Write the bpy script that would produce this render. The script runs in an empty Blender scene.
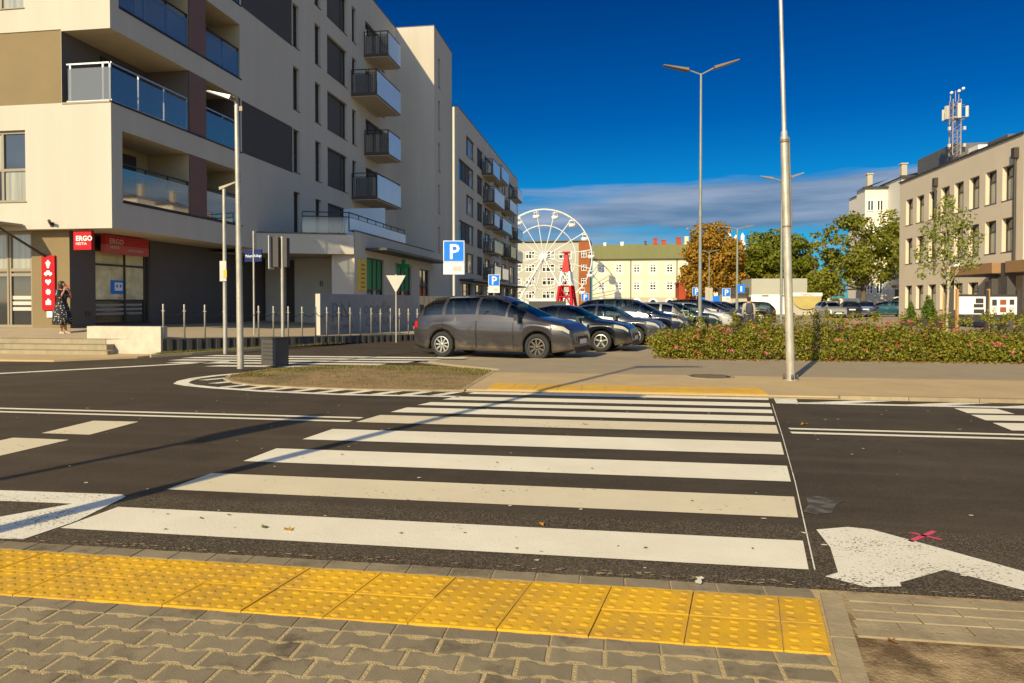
import bpy, math, random
import numpy as np
from mathutils import Vector, Matrix
rnd = random.Random(7)
SC = bpy.context.scene
COL = SC.collection
R = math.radians

# ---------------------------------------------------------------- builders
class MB:
    """collects faces and links them as ONE mesh object"""
    def __init__(s): s.v = []; s.f = []; s.m = []; s.sm = []
    def face(s, pts, mi=0, smooth=False):
        i = len(s.v); s.v += [tuple(p) for p in pts]
        s.f.append(list(range(i, i+len(pts)))); s.m.append(mi); s.sm.append(smooth)
    def raw(s, vs, fs, mi=0, smooth=False):
        i = len(s.v); s.v += [tuple(p) for p in vs]
        for f in fs: s.f.append([i+k for k in f]); s.m.append(mi); s.sm.append(smooth)
    def box(s, x0, x1, y0, y1, z0, z1, mi=0, rot=0, c=None):
        vs = [(x, y, z) for z in (z0, z1) for x, y in ((x0, y0), (x1, y0), (x1, y1), (x0, y1))]
        if rot:
            cx, cy = c or ((x0+x1)/2, (y0+y1)/2); cr, sr = math.cos(rot), math.sin(rot)
            vs = [(cx+(x-cx)*cr-(y-cy)*sr, cy+(x-cx)*sr+(y-cy)*cr, z) for x, y, z in vs]
        s.raw(vs, [(3, 2, 1, 0), (4, 5, 6, 7), (0, 1, 5, 4), (1, 2, 6, 5), (2, 3, 7, 6), (3, 0, 4, 7)], mi)
    def prism(s, poly, z0, z1, mi=0, top=None):
        n = len(poly); A = sum(poly[i][0]*poly[(i+1) % n][1]-poly[(i+1) % n][0]*poly[i][1] for i in range(n))
        if A < 0: poly = poly[::-1]
        vs = [(x, y, z0) for x, y in poly]+[(x, y, z1) for x, y in poly]
        s.raw(vs, [tuple(range(n-1, -1, -1))]+[(i, (i+1) % n, n+(i+1) % n, n+i) for i in range(n)], mi)
        s.raw(vs[n:], [tuple(range(n))], mi if top is None else top)
    def flat(s, poly, z, mi=0):
        n = len(poly); A = sum(poly[i][0]*poly[(i+1) % n][1]-poly[(i+1) % n][0]*poly[i][1] for i in range(n))
        if A < 0: poly = poly[::-1]
        s.face([(x, y, z) for x, y in poly], mi)
    def tube(s, pts, rad, n=8, mi=0, cap=True, smooth=True):
        pts = [Vector(p) for p in pts]; k = len(pts)
        rs = rad if isinstance(rad, (list, tuple)) else [rad]*k
        vs = []; up = None
        for i, p in enumerate(pts):
            d = (pts[min(i+1, k-1)]-pts[max(i-1, 0)]).normalized()
            if up is None or abs(d.dot(up)) > .98:
                up = Vector((0, 0, 1)) if abs(d.z) < .9 else Vector((1, 0, 0))
            a = d.cross(up).normalized(); b = a.cross(d).normalized()
            up = b
            for j in range(n):
                t = 2*math.pi*j/n
                vs.append(p+a*math.cos(t)*rs[i]+b*math.sin(t)*rs[i])
        fs = [(i*n+j, i*n+(j+1) % n, (i+1)*n+(j+1) % n, (i+1)*n+j) for i in range(k-1) for j in range(n)]
        s.raw(vs, fs, mi, smooth)
        if cap:
            s.raw(vs[:n], [tuple(range(n))], mi); s.raw(vs[-n:], [tuple(range(n-1, -1, -1))], mi)
    def lathe(s, prof, n=20, mi=0, c=(0, 0, 0), axis='z', smooth=True, m=None):
        vs = []
        for r, h in prof:
            for j in range(n):
                t = 2*math.pi*j/n; x, y = r*math.cos(t), r*math.sin(t)
                p = (x, y, h) if axis == 'z' else ((x, h, y) if axis == 'y' else (h, x, y))
                vs.append((p[0]+c[0], p[1]+c[1], p[2]+c[2]))
        fs = [(i*n+j, i*n+(j+1) % n, (i+1)*n+(j+1) % n, (i+1)*n+j) for i in range(len(prof)-1) for j in range(n)]
        s.raw(vs, fs, mi, smooth)
    def build(s, name, mats, parent=None, loc=None, rz=0):
        me = bpy.data.meshes.new(name); me.from_pydata(s.v, [], s.f)
        if not isinstance(mats, (list, tuple)): mats = [mats]
        for m in mats: me.materials.append(m)
        me.polygons.foreach_set('material_index', s.m); me.polygons.foreach_set('use_smooth', s.sm)
        me.validate(); me.update()
        return link(name, me, parent, loc, rz)

def weld(o, d=.0005):
    import bmesh
    bm = bmesh.new(); bm.from_mesh(o.data); bmesh.ops.remove_doubles(bm, verts=bm.verts, dist=d)
    bmesh.ops.recalc_face_normals(bm, faces=bm.faces); bm.to_mesh(o.data); bm.free(); return o

def link(name, data, parent=None, loc=None, rz=0):
    o = bpy.data.objects.new(name, data); COL.objects.link(o)
    if parent is not None: o.parent = parent
    if loc is not None: o.location = loc
    if rz: o.rotation_euler = (0, 0, rz)
    return o
def tag(o, label=None, cat=None, group=None, kind=None):
    if label: o['label'] = label
    if cat: o['category'] = cat
    if group: o['group'] = group
    if kind: o['kind'] = kind
    return o
def thing(name, label, cat, loc=(0, 0, 0), rz=0, group=None):
    return tag(link(name, None, None, loc, rz), label, cat, group)
def structure(o): return tag(o, kind='structure')
KIDS = {}
def kids(o): return [c for c in bpy.data.objects if c.parent == o]
def dup(o, loc=None, rz=None, label=None, parent=None):
    c = o.copy(); COL.objects.link(c)
    if parent is not None: c.parent = parent
    if loc is not None: c.location = loc
    if rz is not None: c.rotation_euler = (0, 0, rz)
    if label: c['label'] = label
    for k in kids(o): dup(k, parent=c)
    return c

# ---------------------------------------------------------------- materials
def node(nt, t, **kw):
    n = nt.nodes.new(t)
    for k, v in kw.items(): setattr(n, k, v)
    return n
def mat(name, col, rough=.8, var=.12, scale=3., metal=0., bump=0., bscale=None, spec=.4, col2=None, thr=(.4, .65), detail=6., coat=0., iso=False, iamt=.15, stretch=None, emit=0):
    m = bpy.data.materials.new(name); m.use_nodes = True; nt = m.node_tree; L = nt.links
    b = nt.nodes['Principled BSDF']
    b.inputs['Roughness'].default_value = rough; b.inputs['Metallic'].default_value = metal
    b.inputs['Specular IOR Level'].default_value = spec
    if coat: b.inputs['Coat Weight'].default_value = coat; b.inputs['Coat Roughness'].default_value = .06
    tc = node(nt, 'ShaderNodeTexCoord'); src = tc.outputs['Object']
    if stretch:
        mp = node(nt, 'ShaderNodeMapping'); mp.inputs['Scale'].default_value = stretch
        L.new(src, mp.inputs['Vector']); src = mp.outputs['Vector']
    no = node(nt, 'ShaderNodeTexNoise'); no.inputs['Scale'].default_value = scale; no.inputs['Detail'].default_value = detail
    no.inputs['Roughness'].default_value = .62
    L.new(src, no.inputs['Vector'])
    hi = tuple(min(1, c*(1+var)) for c in col); lo = tuple(c*(1-var) for c in col)
    cr = node(nt, 'ShaderNodeValToRGB'); e = cr.color_ramp.elements
    e[0].position = .3; e[1].position = .7; e[0].color = (*lo, 1); e[1].color = (*hi, 1)
    L.new(no.outputs['Fac'], cr.inputs['Fac']); out = cr.outputs['Color']
    if col2:
        n2 = node(nt, 'ShaderNodeTexNoise'); n2.inputs['Scale'].default_value = scale*.37; n2.inputs['Detail'].default_value = 8
        n2.inputs['Roughness'].default_value = .7
        L.new(src, n2.inputs['Vector'])
        mr = node(nt, 'ShaderNodeMapRange'); mr.inputs['From Min'].default_value = thr[0]; mr.inputs['From Max'].default_value = thr[1]
        L.new(n2.outputs['Fac'], mr.inputs['Value'])
        mx = node(nt, 'ShaderNodeMix', data_type='RGBA'); L.new(mr.outputs['Result'], mx.inputs['Factor'])
        L.new(out, mx.inputs[6]); mx.inputs[7].default_value = (*col2, 1); out = mx.outputs[2]
    if iso:
        g = node(nt, 'ShaderNodeNewGeometry'); hs = node(nt, 'ShaderNodeHueSaturation')
        mr = node(nt, 'ShaderNodeMapRange'); mr.inputs['To Min'].default_value = 1-iamt; mr.inputs['To Max'].default_value = 1+iamt
        L.new(g.outputs['Random Per Island'], mr.inputs['Value']); L.new(mr.outputs['Result'], hs.inputs['Value'])
        L.new(out, hs.inputs['Color']); out = hs.outputs['Color']
    L.new(out, b.inputs['Base Color'])
    if bump:
        n3 = node(nt, 'ShaderNodeTexNoise'); n3.inputs['Scale'].default_value = bscale or scale*6; n3.inputs['Detail'].default_value = 5
        L.new(src, n3.inputs['Vector'])
        bp = node(nt, 'ShaderNodeBump'); bp.inputs['Strength'].default_value = bump; bp.inputs['Distance'].default_value = .02
        L.new(n3.outputs['Fac'], bp.inputs['Height']); L.new(bp.outputs['Normal'], b.inputs['Normal'])
    if emit:
        L.new(out, b.inputs['Emission Color']); b.inputs['Emission Strength'].default_value = emit
    return m
def leaf_mat(name, cols, trans=.3, rough=.55):
    """foliage: one colour per leaf, picked along a ramp"""
    m = bpy.data.materials.new(name); m.use_nodes = True; nt = m.node_tree; L = nt.links
    b = nt.nodes['Principled BSDF']; b.inputs['Roughness'].default_value = rough; b.inputs['Specular IOR Level'].default_value = .25
    g = node(nt, 'ShaderNodeNewGeometry'); cr = node(nt, 'ShaderNodeValToRGB'); e = cr.color_ramp.elements
    e[0].color = (*cols[0], 1); e[1].color = (*cols[-1], 1)
    for i, c in enumerate(cols[1:-1]):
        x = e.new((i+1)/(len(cols)-1)); x.color = (*c, 1)
    L.new(g.outputs['Random Per Island'], cr.inputs['Fac']); L.new(cr.outputs['Color'], b.inputs['Base Color'])
    t = node(nt, 'ShaderNodeBsdfTranslucent'); L.new(cr.outputs['Color'], t.inputs['Color'])
    mx = node(nt, 'ShaderNodeMixShader'); mx.inputs['Fac'].default_value = trans
    L.new(b.outputs[0], mx.inputs[1]); L.new(t.outputs[0], mx.inputs[2]); L.new(mx.outputs[0], nt.nodes['Material Output'].inputs['Surface'])
    return m
def glass_mat(name, tint=(.5, .6, .65), refl=.35, dust=.3, rough=.03):
    """clear railing glass: part mirror, part see-through"""
    m = bpy.data.materials.new(name); m.use_nodes = True; nt = m.node_tree; L = nt.links
    nt.nodes.remove(nt.nodes['Principled BSDF'])
    gl = node(nt, 'ShaderNodeBsdfGlossy'); gl.inputs['Roughness'].default_value = rough; gl.inputs['Color'].default_value = (.95, .82, .66, 1)
    tr = node(nt, 'ShaderNodeBsdfTransparent'); tr.inputs['Color'].default_value = (*tint, 1)
    fr = node(nt, 'ShaderNodeLayerWeight'); fr.inputs['Blend'].default_value = .4
    mr = node(nt, 'ShaderNodeMapRange'); mr.inputs['To Min'].default_value = refl; mr.inputs['To Max'].default_value = .7
    L.new(fr.outputs['Fresnel'], mr.inputs['Value'])
    df = node(nt, 'ShaderNodeBsdfDiffuse'); df.inputs['Color'].default_value = (.34, .355, .37, 1); m0 = node(nt, 'ShaderNodeMixShader'); m0.inputs['Fac'].default_value = dust
    L.new(tr.outputs[0], m0.inputs[1]); L.new(df.outputs[0], m0.inputs[2])
    mx = node(nt, 'ShaderNodeMixShader'); L.new(mr.outputs['Result'], mx.inputs['Fac'])
    L.new(m0.outputs[0], mx.inputs[1]); L.new(gl.outputs[0], mx.inputs[2]); L.new(mx.outputs[0], nt.nodes['Material Output'].inputs['Surface'])
    return m

M = {}
M['stucco'] = mat('stucco', (.485, .44, .372), .9, .05, .6, bump=.12, bscale=60, col2=(.455, .405, .33), thr=(.46, .78), stretch=(2.2, 2.2, .16))
M['brown'] = mat('brown_render', (.21, .155, .08), .9, .06, .8, bump=.1, bscale=60)
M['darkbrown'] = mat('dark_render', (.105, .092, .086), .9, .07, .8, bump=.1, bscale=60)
M['maroon'] = mat('maroon_render', (.17, .095, .085), .9, .06, 1.5)
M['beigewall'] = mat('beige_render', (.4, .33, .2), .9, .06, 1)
M['frame'] = mat('window_frame', (.05, .042, .036), .5, .05)
M['framelight'] = mat('bronze_frame', (.27, .22, .15), .45, .05)
M['polegrey'] = mat('painted_grey_pole', (.23, .235, .21), .5, .12, 6, metal=.2)
M['steel'] = mat('brushed_steel', (.55, .52, .47), .35, .05, 4, metal=.75)
M['galv'] = mat('galvanised_steel', (.46, .42, .345), .45, .2, 9, metal=.4, col2=(.3, .275, .23), thr=(.48, .7), stretch=(1, 1, .35))
M['rail'] = mat('dark_rail', (.035, .035, .04), .4, .05, metal=.4)
M['slab'] = mat('slab_underside', (.52, .46, .34), .9, .06)
M['slabdark'] = mat('slab_edge', (.08, .06, .05), .8, .08)
M['railglass'] = glass_mat('railing_glass', (.55, .6, .62), .3)
M['railglass_clear'] = glass_mat('clear_side_glass', (.6, .64, .66), .05)
M['frost'] = mat('frosted_glass', (.56, .7, .8), .18, .04, .8, spec=.8)
M['pane'] = mat('window_glass', (.025, .027, .03), .04, .3, .5, spec=.9)
M['curtain'] = mat('curtained_glass', (.28, .27, .22), .12, .35, 2.2, spec=.8, stretch=(6, 6, .1))
M['blind'] = mat('lowered_blind', (.085, .075, .072), .75, .1, 20, stretch=(.2, .2, 1))
M['panel'] = mat('facade_panel', (.07, .062, .06), .8, .06)
M['rust'] = mat('rust_panel', (.2, .05, .02), .8, .1)
M['roof'] = mat('roof_felt', (.12, .11, .1), .9, .1)
M['black'] = mat('black_plastic', (.02, .02, .022), .55, .1)
M['white'] = mat('white_paint', (.8, .79, .76), .5, .04)
M['red'] = mat('red_sign', (.42, .002, .009), .5, .03, spec=.25)
M['redshade'] = mat('red_fascia', (.4, .012, .014), .5, .04)
M['redlow'] = mat('pale_red_fascia', (.47, .09, .07), .5, .04)
M['blue'] = mat('blue_sign', (.004, .18, .72), .35, .03)
M['navy'] = mat('navy_sign', (.006, .016, .1), .45, .04)
M['yellow'] = mat('yellow_sign', (.62, .4, .03), .55, .05)
M['green'] = mat('green_sign', (.01, .22, .07), .55, .05)
M['signback'] = mat('grey_sign_back', (.5, .47, .4), .5, .06)
M['concrete'] = mat('concrete', (.52, .46, .36), .9, .1, 4, bump=.15, col2=(.36, .32, .25), thr=(.5, .75))
M['step'] = mat('step_concrete', (.31, .255, .165), .9, .12, 5, bump=.2, col2=(.24, .2, .13), thr=(.5, .72), stretch=(1, 1, .4))
M['plaza'] = mat('plaza_paving', (.4, .31, .2), .9, .1, 2, bump=.15, bscale=25)
M['darkwall'] = mat('dark_corrugated', (.07, .063, .055), .8, .15, 3)
M['greywall'] = mat('grey_concrete', (.3, .28, .265), .9, .07, 2, bump=.1)
M['bark'] = mat('bark', (.11, .08, .055), .95, .25, 8, bump=.4, stretch=(1, 1, .2))
M['birchbark'] = mat('pale_bark', (.42, .36, .27), .85, .2, 12)
M['wood'] = mat('wooden_stake', (.42, .23, .08), .8, .15, 6, stretch=(4, 4, .5))
M['skin'] = mat('skin', (.45, .22, .13), .55, .05, spec=.3)
M['hair'] = mat('dark_hair', (.035, .018, .01), .5, .2, 20)
M['tyre'] = mat('tyre', (.022, .021, .02), .8, .15)
M['rim'] = mat('wheel_rim', (.55, .53, .48), .3, .06, metal=.7)
M['rimdark'] = mat('dusty_steel_rim', (.12, .1, .085), .5, .1, metal=.5)
M['carglass'] = glass_mat('car_glass', (.3, .4, .37), .1, .0, rough=.02)
M['seat'] = mat('car_seat', (.03, .03, .032), .9, .1)
M['lamp'] = mat('headlamp_lens', (.4, .36, .25), .12, .1, 12, spec=.9)
M['tail'] = mat('tail_lamp_lens', (.5, .01, .015), .2, .05)
M['plate'] = mat('number_plate', (.75, .74, .68), .4, .03)
# ---------------------------------------------------------------- road, pavement and markings
def asphalt_mat():
    m = mat('asphalt', (.046, .033, .0205), .82, .16, 1.2, bump=.35, bscale=110, col2=(.075, .056, .036), thr=(.48, .7), spec=.25)
    nt = m.node_tree; L = nt.links; b = nt.nodes['Principled BSDF']; src = b.inputs['Base Color'].links[0].from_socket
    tc = node(nt, 'ShaderNodeTexCoord')
    # bright and dark aggregate grains
    vo = node(nt, 'ShaderNodeTexVoronoi'); vo.inputs['Scale'].default_value = 130; L.new(tc.outputs['Object'], vo.inputs['Vector'])
    mr = node(nt, 'ShaderNodeMapRange'); mr.inputs['From Min'].default_value = .5; mr.inputs['From Max'].default_value = .9
    sp = node(nt, 'ShaderNodeSeparateColor'); L.new(vo.outputs['Color'], sp.inputs[0]); L.new(sp.outputs[0], mr.inputs['Value'])
    # coarse bare band by the near kerb: more visible grains there
    xy = node(nt, 'ShaderNodeSeparateXYZ'); L.new(tc.outputs['Object'], xy.inputs[0])
    nb = node(nt, 'ShaderNodeTexNoise'); nb.inputs['Scale'].default_value = 1.6; L.new(tc.outputs['Object'], nb.inputs['Vector'])
    ad = node(nt, 'ShaderNodeMath', operation='MULTIPLY_ADD'); L.new(nb.outputs['Fac'], ad.inputs[0]); ad.inputs[1].default_value = .22; L.new(xy.outputs['Y'], ad.inputs[2])
    bd = node(nt, 'ShaderNodeMapRange'); bd.inputs['From Min'].default_value = 5.12; bd.inputs['From Max'].default_value = 4.98; bd.inputs['To Min'].default_value = .14; bd.inputs['To Max'].default_value = .6
    L.new(ad.outputs[0], bd.inputs['Value'])
    mu = node(nt, 'ShaderNodeMath', operation='MULTIPLY'); L.new(mr.outputs['Result'], mu.inputs[0]); L.new(bd.outputs['Result'], mu.inputs[1])
    mx = node(nt, 'ShaderNodeMix', data_type='RGBA'); L.new(mu.outputs[0], mx.inputs['Factor']); L.new(src, mx.inputs[6]); mx.inputs[7].default_value = (.24, .185, .12, 1)
    # tyre polished streaks along the road
    mp = node(nt, 'ShaderNodeMapping'); mp.inputs['Scale'].default_value = (.16, 2.2, 1); L.new(tc.outputs['Object'], mp.inputs['Vector'])
    ns = node(nt, 'ShaderNodeTexNoise'); ns.inputs['Scale'].default_value = 1.4; ns.inputs['Detail'].default_value = 7; L.new(mp.outputs['Vector'], ns.inputs['Vector'])
    ms = node(nt, 'ShaderNodeMapRange'); ms.inputs['From Min'].default_value = .5; ms.inputs['From Max'].default_value = .75; ms.inputs['To Max'].default_value = .5
    L.new(ns.outputs['Fac'], ms.inputs['Value'])
    m2 = node(nt, 'ShaderNodeMix', data_type='RGBA'); L.new(ms.outputs['Result'], m2.inputs['Factor']); L.new(mx.outputs[2], m2.inputs[6]); m2.inputs[7].default_value = (.098, .076, .052, 1)
    L.new(m2.outputs[2], b.inputs['Base Color']); return m
def paint_mat(name, col, wear, scale=34., soft=.05, grime=(.55, .46, .33), ga=.35):
    """thermoplastic road paint: grime clouds, and pinholes where the asphalt shows"""
    m = mat(name, col, .75, .05, 2., bump=.2, bscale=90, col2=tuple(c*(1-ga)+g*ga for c, g in zip(col, grime)), thr=(.42, .7), spec=.3)
    nt = m.node_tree; L = nt.links; b = nt.nodes['Principled BSDF']; src = b.inputs['Base Color'].links[0].from_socket
    tc = node(nt, 'ShaderNodeTexCoord'); mp = node(nt, 'ShaderNodeMapping'); mp.inputs['Scale'].default_value = (.7, 1, 1); L.new(tc.outputs['Object'], mp.inputs['Vector'])
    n = node(nt, 'ShaderNodeTexNoise'); n.inputs['Scale'].default_value = scale; n.inputs['Detail'].default_value = 3; L.new(mp.outputs['Vector'], n.inputs['Vector'])
    n2 = node(nt, 'ShaderNodeTexNoise'); n2.inputs['Scale'].default_value = 2.2; n2.inputs['Detail'].default_value = 4; L.new(mp.outputs['Vector'], n2.inputs['Vector'])
    a = node(nt, 'ShaderNodeMath', operation='MULTIPLY_ADD'); L.new(n2.outputs['Fac'], a.inputs[0]); a.inputs[1].default_value = .45; L.new(n.outputs['Fac'], a.inputs[2])
    mr = node(nt, 'ShaderNodeMapRange'); mr.inputs['From Min'].default_value = wear; mr.inputs['From Max'].default_value = wear+soft; L.new(a.outputs[0], mr.inputs['Value'])
    mx = node(nt, 'ShaderNodeMix', data_type='RGBA'); L.new(mr.outputs['Result'], mx.inputs['Factor']); L.new(src, mx.inputs[6]); mx.inputs[7].default_value = (.06, .05, .04, 1)
    L.new(mx.outputs[2], b.inputs['Base Color']); return m
M['asphalt'] = asphalt_mat()
M['paint'] = paint_mat('white_road_paint', (.76, .69, .54), .96, 30, .05)
M['paintworn'] = paint_mat('worn_white_paint', (.76, .7, .57), .82, 75, .1)
M['paintold'] = paint_mat('dusty_white_paint', (.66, .565, .39), .92, 30, .05)
M['tan'] = mat('tan_paving', (.46, .33, .165), .9, .08, 1.3, bump=.15, bscale=60, col2=(.39, .28, .165), thr=(.48, .7))
M['cycle'] = mat('grey_path', (.3, .235, .15), .9, .08, 1.5, bump=.12, bscale=60)
M['kerb'] = mat('kerb_stone', (.33, .255, .15), .9, .14, 5, bump=.2, col2=(.24, .18, .105), thr=(.5, .7), iso=True, iamt=.1)
M['lot'] = mat('car_park_paving', (.36, .275, .18), .9, .1, .9, bump=.15, bscale=40, col2=(.29, .225, .155), thr=(.45, .7))
M['soil'] = mat('sandy_soil', (.36, .25, .125), .95, .25, 6, bump=.45, bscale=55, col2=(.12, .072, .03), thr=(.45, .6))
M['verge'] = mat('dry_verge', (.27, .17, .075), .95, .22, 2.2, bump=.6, bscale=25, col2=(.14, .105, .04), thr=(.45, .65))
M['paver'] = mat('grey_paver', (.235, .185, .113), .88, .1, 8, bump=.2, bscale=140, col2=(.1, .075, .045), thr=(.53, .7), iso=True, iamt=.13, spec=.35)
M['joint'] = mat('sandy_joint', (.46, .34, .165), .95, .14, 20, bump=.5, bscale=120)
M['tactile'] = mat('yellow_tactile', (.66, .36, .012), .85, .08, 4, bump=.15, bscale=90, col2=(.42, .235, .04), thr=(.45, .68), iso=True, iamt=.06)
M['tactile_far'] = mat('yellow_strip', (.66, .37, .025), .85, .08, 3, col2=(.5, .3, .08))
M['pink'] = paint_mat('pink_spray', (.62, .05, .13), .78, 30, .12, ga=.1)
M['patch'] = paint_mat('cement_splash', (.12, .108, .095), .62, 12, .2, ga=.1)

def ground_sheet(name, poly, z, m):
    b = MB(); b.flat(poly, z); return structure(b.build(name, m))
g = MB(); g.flat([(-900, -300), (900, -300), (900, 1500), (-900, 1500)], -.03); structure(g.build('ground', M['lot']))
# asphalt: the main road plus the side street that swings past the corner of the flats
ground_sheet('road', [(-90, 3.86), (90, 3.86), (90, 11.3), (-2.2, 11.3), (-2.2, 12.2), (-2.5, 14.6), (-4.2, 15.9), (-5, 16.6), (-4.8, 17.6), (-5.6, 24), (-5.6, 30),
                      (-8.2, 26.6), (-12.1, 17.9), (-12.6, 16.6), (-14, 15.3), (-30, 14.6), (-90, 14.6)], 0., M['asphalt'])
# far pavement: tan slabs, then a grey path up to the hedge
b = MB(); b.prism([(-2.5, 11.42), (60, 11.42), (60, 14.2), (-2.5, 14.2)], -.02, .035); structure(b.build('pavement', M['tan']))
b = MB(); b.prism([(-2.5, 14.2), (60, 14.2), (60, 18.0), (1.0, 18.0), (.2, 18.6), (-2.6, 17.6), (-4.6, 16.6), (-3.9, 15.9), (-2.5, 14.9)], -.02, .031); structure(b.build('path', M['cycle']))
b = MB(); x = -2.5
while x < 40:
    b.box(x+.006, x+.994, 11.3, 11.42, -.02, .012 if x < 2.6 else .06); x += 1
structure(b.build('kerb_strip', M['kerb']))
b = MB(); x = -2.15
while x < 2.45:
    x2 = min(x+.4, 2.47); b.box(x+.003, x2-.003, 11.47, 12.28, .035, .0405); x += .4
structure(b.build('tactile_paving', M['tactile_far']))
# left pavement in front of the steps, and the verge under the retaining wall
b = MB(); b.prism([(-60, 14.75), (-14.1, 15.45), (-12.75, 16.75), (-12.6, 17.6), (-60, 17.6)], -.02, .03); structure(b.build('pavement', M['tan']))
b = MB(); b.prism([(-12.55, 17.0), (-12.0, 17.9), (-8.1, 26.4), (-5.4, 30), (-6.6, 30.2), (-7.4, 26.1), (-12.6, 17.75)], -.02, .04); structure(b.build('verge', M['verge']))
b = MB()
pl = [(-12.5, 16.9), (-11.92, 17.85), (-8.02, 26.4), (-5.3, 30)]
for p, q in zip(pl, pl[1:]):
    d = Vector((q[0]-p[0], q[1]-p[1])); n = max(1, int(d.length)); u = d.normalized(); w = Vector((u.y, -u.x))*.1
    for i in range(n):
        a = Vector(p)+d*i/n+u*.005; c = Vector(p)+d*(i+1)/n-u*.005
        b.prism([tuple(a), tuple(c), tuple(c+w), tuple(a+w)], -.02, .075)
structure(b.build('kerb_strip', M['kerb']))

# near pavement ----------------------------------------------------------
b = MB(); b.flat([(-60, -40), (1.25, -40), (1.25, 3.88), (-60, 3.88)], -.0028); structure(b.build('joint_bed', M['joint']))
b = MB(); b.flat([(1.04-.184*40, 3.15-40), (60, -37), (60, 3.88), (1.17, 3.88)], -.0005); structure(b.build('soil', M['soil']))
SK = .184
def paver_poly(x0, x1, y0, y1, amp, flip=False):
    w = x1-x0
    top = [(0, amp), (.2*w, amp), (.32*w, -amp), (.68*w, -amp), (.8*w, amp), (w, amp)]
    up = [(x0+a, y1+c) for a, c in top]; dn = [(x0+a, y0-c) for a, c in top]
    return dn+up[::-1]
def paver(b, poly, z, ins=.0075, bev=.006):
    cx = sum(p[0] for p in poly)/len(poly); cy = sum(p[1] for p in poly)/len(poly)
    def shrink(d):
        out = []
        for x, y in poly:
            out.append((x-math.copysign(min(d, abs(x-cx)), x-cx), y-math.copysign(d, y-cy)))
        return out
    o = shrink(ins); t = shrink(ins+bev); n = len(poly)
    vs = [(x, y, z-.03) for x, y in o]+[(x, y, z-bev*.6) for x, y in o]+[(x, y, z+rnd.uniform(-.001, .001)) for x, y in t]
    fs = [(k*n+i, k*n+(i+1) % n, (k+1)*n+(i+1) % n, (k+1)*n+i) for k in (0, 1) for i in range(n)]+[tuple(range(2*n, 3*n))]
    b.raw(vs, fs)
b = MB(); P = .128; W = .247; r = 0
y = 3.035
while y > 1.0:
    xr = .84+SK*(y-2.6)          # the slanting kerb on the right cuts the rows
    x = -7.2+(W/2 if r % 2 else 0)
    while x < xr-.03:
        x1 = min(x+W, xr)
        if x1-x > W*.9: paver(b, paver_poly(x, x1, y-P, y, .011), 0)
        else: paver(b, [(x, y-P+.004), (x1, y-P+.004), (x1, y-.004), (x, y-.004)], 0)
        x += W
    y -= P; r += 1
structure(b.build('pavement', M['paver']))
b = MB()
for y0, y1, ph in ((3.04, 3.145, 0), (3.735, 3.862, .1)):
    x = -7.2+ph
    while x < .93+SK*(y0-3.1):
        x1 = min(x+.247, .95+SK*(y0-3.15)); paver(b, paver_poly(x, x1, y0, y1, .004), .002, .004, .004); x += .247
structure(b.build('border_pavers', M['paver']))
# tactile tiles with blister domes
b = MB(); a0 = .95; dome = [(1, 0), (.86, .5), (.5, .86), (0, 1)]
for k in range(18):
    x1 = a0-(.2 if k else 0)-max(0, k-1)*.432; x0 = x1-(.2 if k == 0 else .432)
    for j in range(2):
        y0, y1 = 3.15+j*.288, 3.15+(j+1)*.288-.003
        s0, s1 = SK*(y0-3.15), SK*(y1-3.15); dz = rnd.uniform(-.0025, .0025)
        poly = [(x0+s0+.003, y0+.002), (x1+s0-.003, y0+.002), (x1+s1-.003, y1-.002), (x0+s1+.003, y1-.002)]
        b.prism(poly, -.03, .006+dz)
        n = 5 if k else 2
        for i in range(n):
            for q in range(4):
                cx = x0+(i+.5)*(x1-x0)/n+SK*(y0-3.15+(q+.5)*.072); cy = y0+(q+.5)*.0715
                vs = []
                for rr, hh in dome[:-1]:
                    for t in range(10): vs.append((cx+.024*rr*math.cos(t*.6283), cy+.02*rr*math.sin(t*.6283), .006+dz+.0042*hh))
                vs.append((cx, cy, .0102+dz))
                fs = [(c*10+t, c*10+(t+1) % 10, (c+1)*10+(t+1) % 10, (c+1)*10+t) for c in (0, 1) for t in range(10)]+[(20+t, 20+(t+1) % 10, 30) for t in range(10)]
                b.raw(vs, fs, 0, True)
structure(b.build('tactile_paving', M['tactile']))
# slanting edge kerb and the flat bricks right of it
b = MB(); y = 3.8
while y > 0:
    y1 = y-.5; s = lambda yy: SK*(yy-3.15)
    b.prism([(.965+s(y), y-.004), (1.07+s(y), y-.004), (1.07+s(y1), y1+.004), (.965+s(y1), y1+.004)], -.03, .012); y = y1
for i in range(4):
    y1 = 3.83-i*.105; x = 1.09+SK*(y1-3.2)+(.0 if i % 2 else -.0)
    x0 = x
    while x < 9:
        w = .205 if i in (1, 3) and x == x0 else .31
        paver(b, [(x, y1-.105), (x+w, y1-.105), (x+w, y1), (x, y1)], .004, .004, .004); x += w
x = 1.12
while x < 9: b.box(x, x+.99, 3.335, 3.405, -.03, .01); x += 1
structure(b.build('edge_kerb', M['kerb']))
# dirt lumps and gravel strewn over the bare soil
b = MB()
for i in range(260):
    x, y = rnd.uniform(1.1, 3.2), rnd.uniform(2.2, 3.32)
    if x < 1.08+SK*(y-3.15)+.02: continue
    s = rnd.uniform(.0015, .006); b.lathe([(s, -.001), (s*.9, s*.4), (.0001, s*.6)], 5, c=(x, y, 0), smooth=True)
tag(b.build('gravel', M['soil']), 'loose crumbs of soil and grit on the bare ground', 'gravel', kind='stuff')

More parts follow.
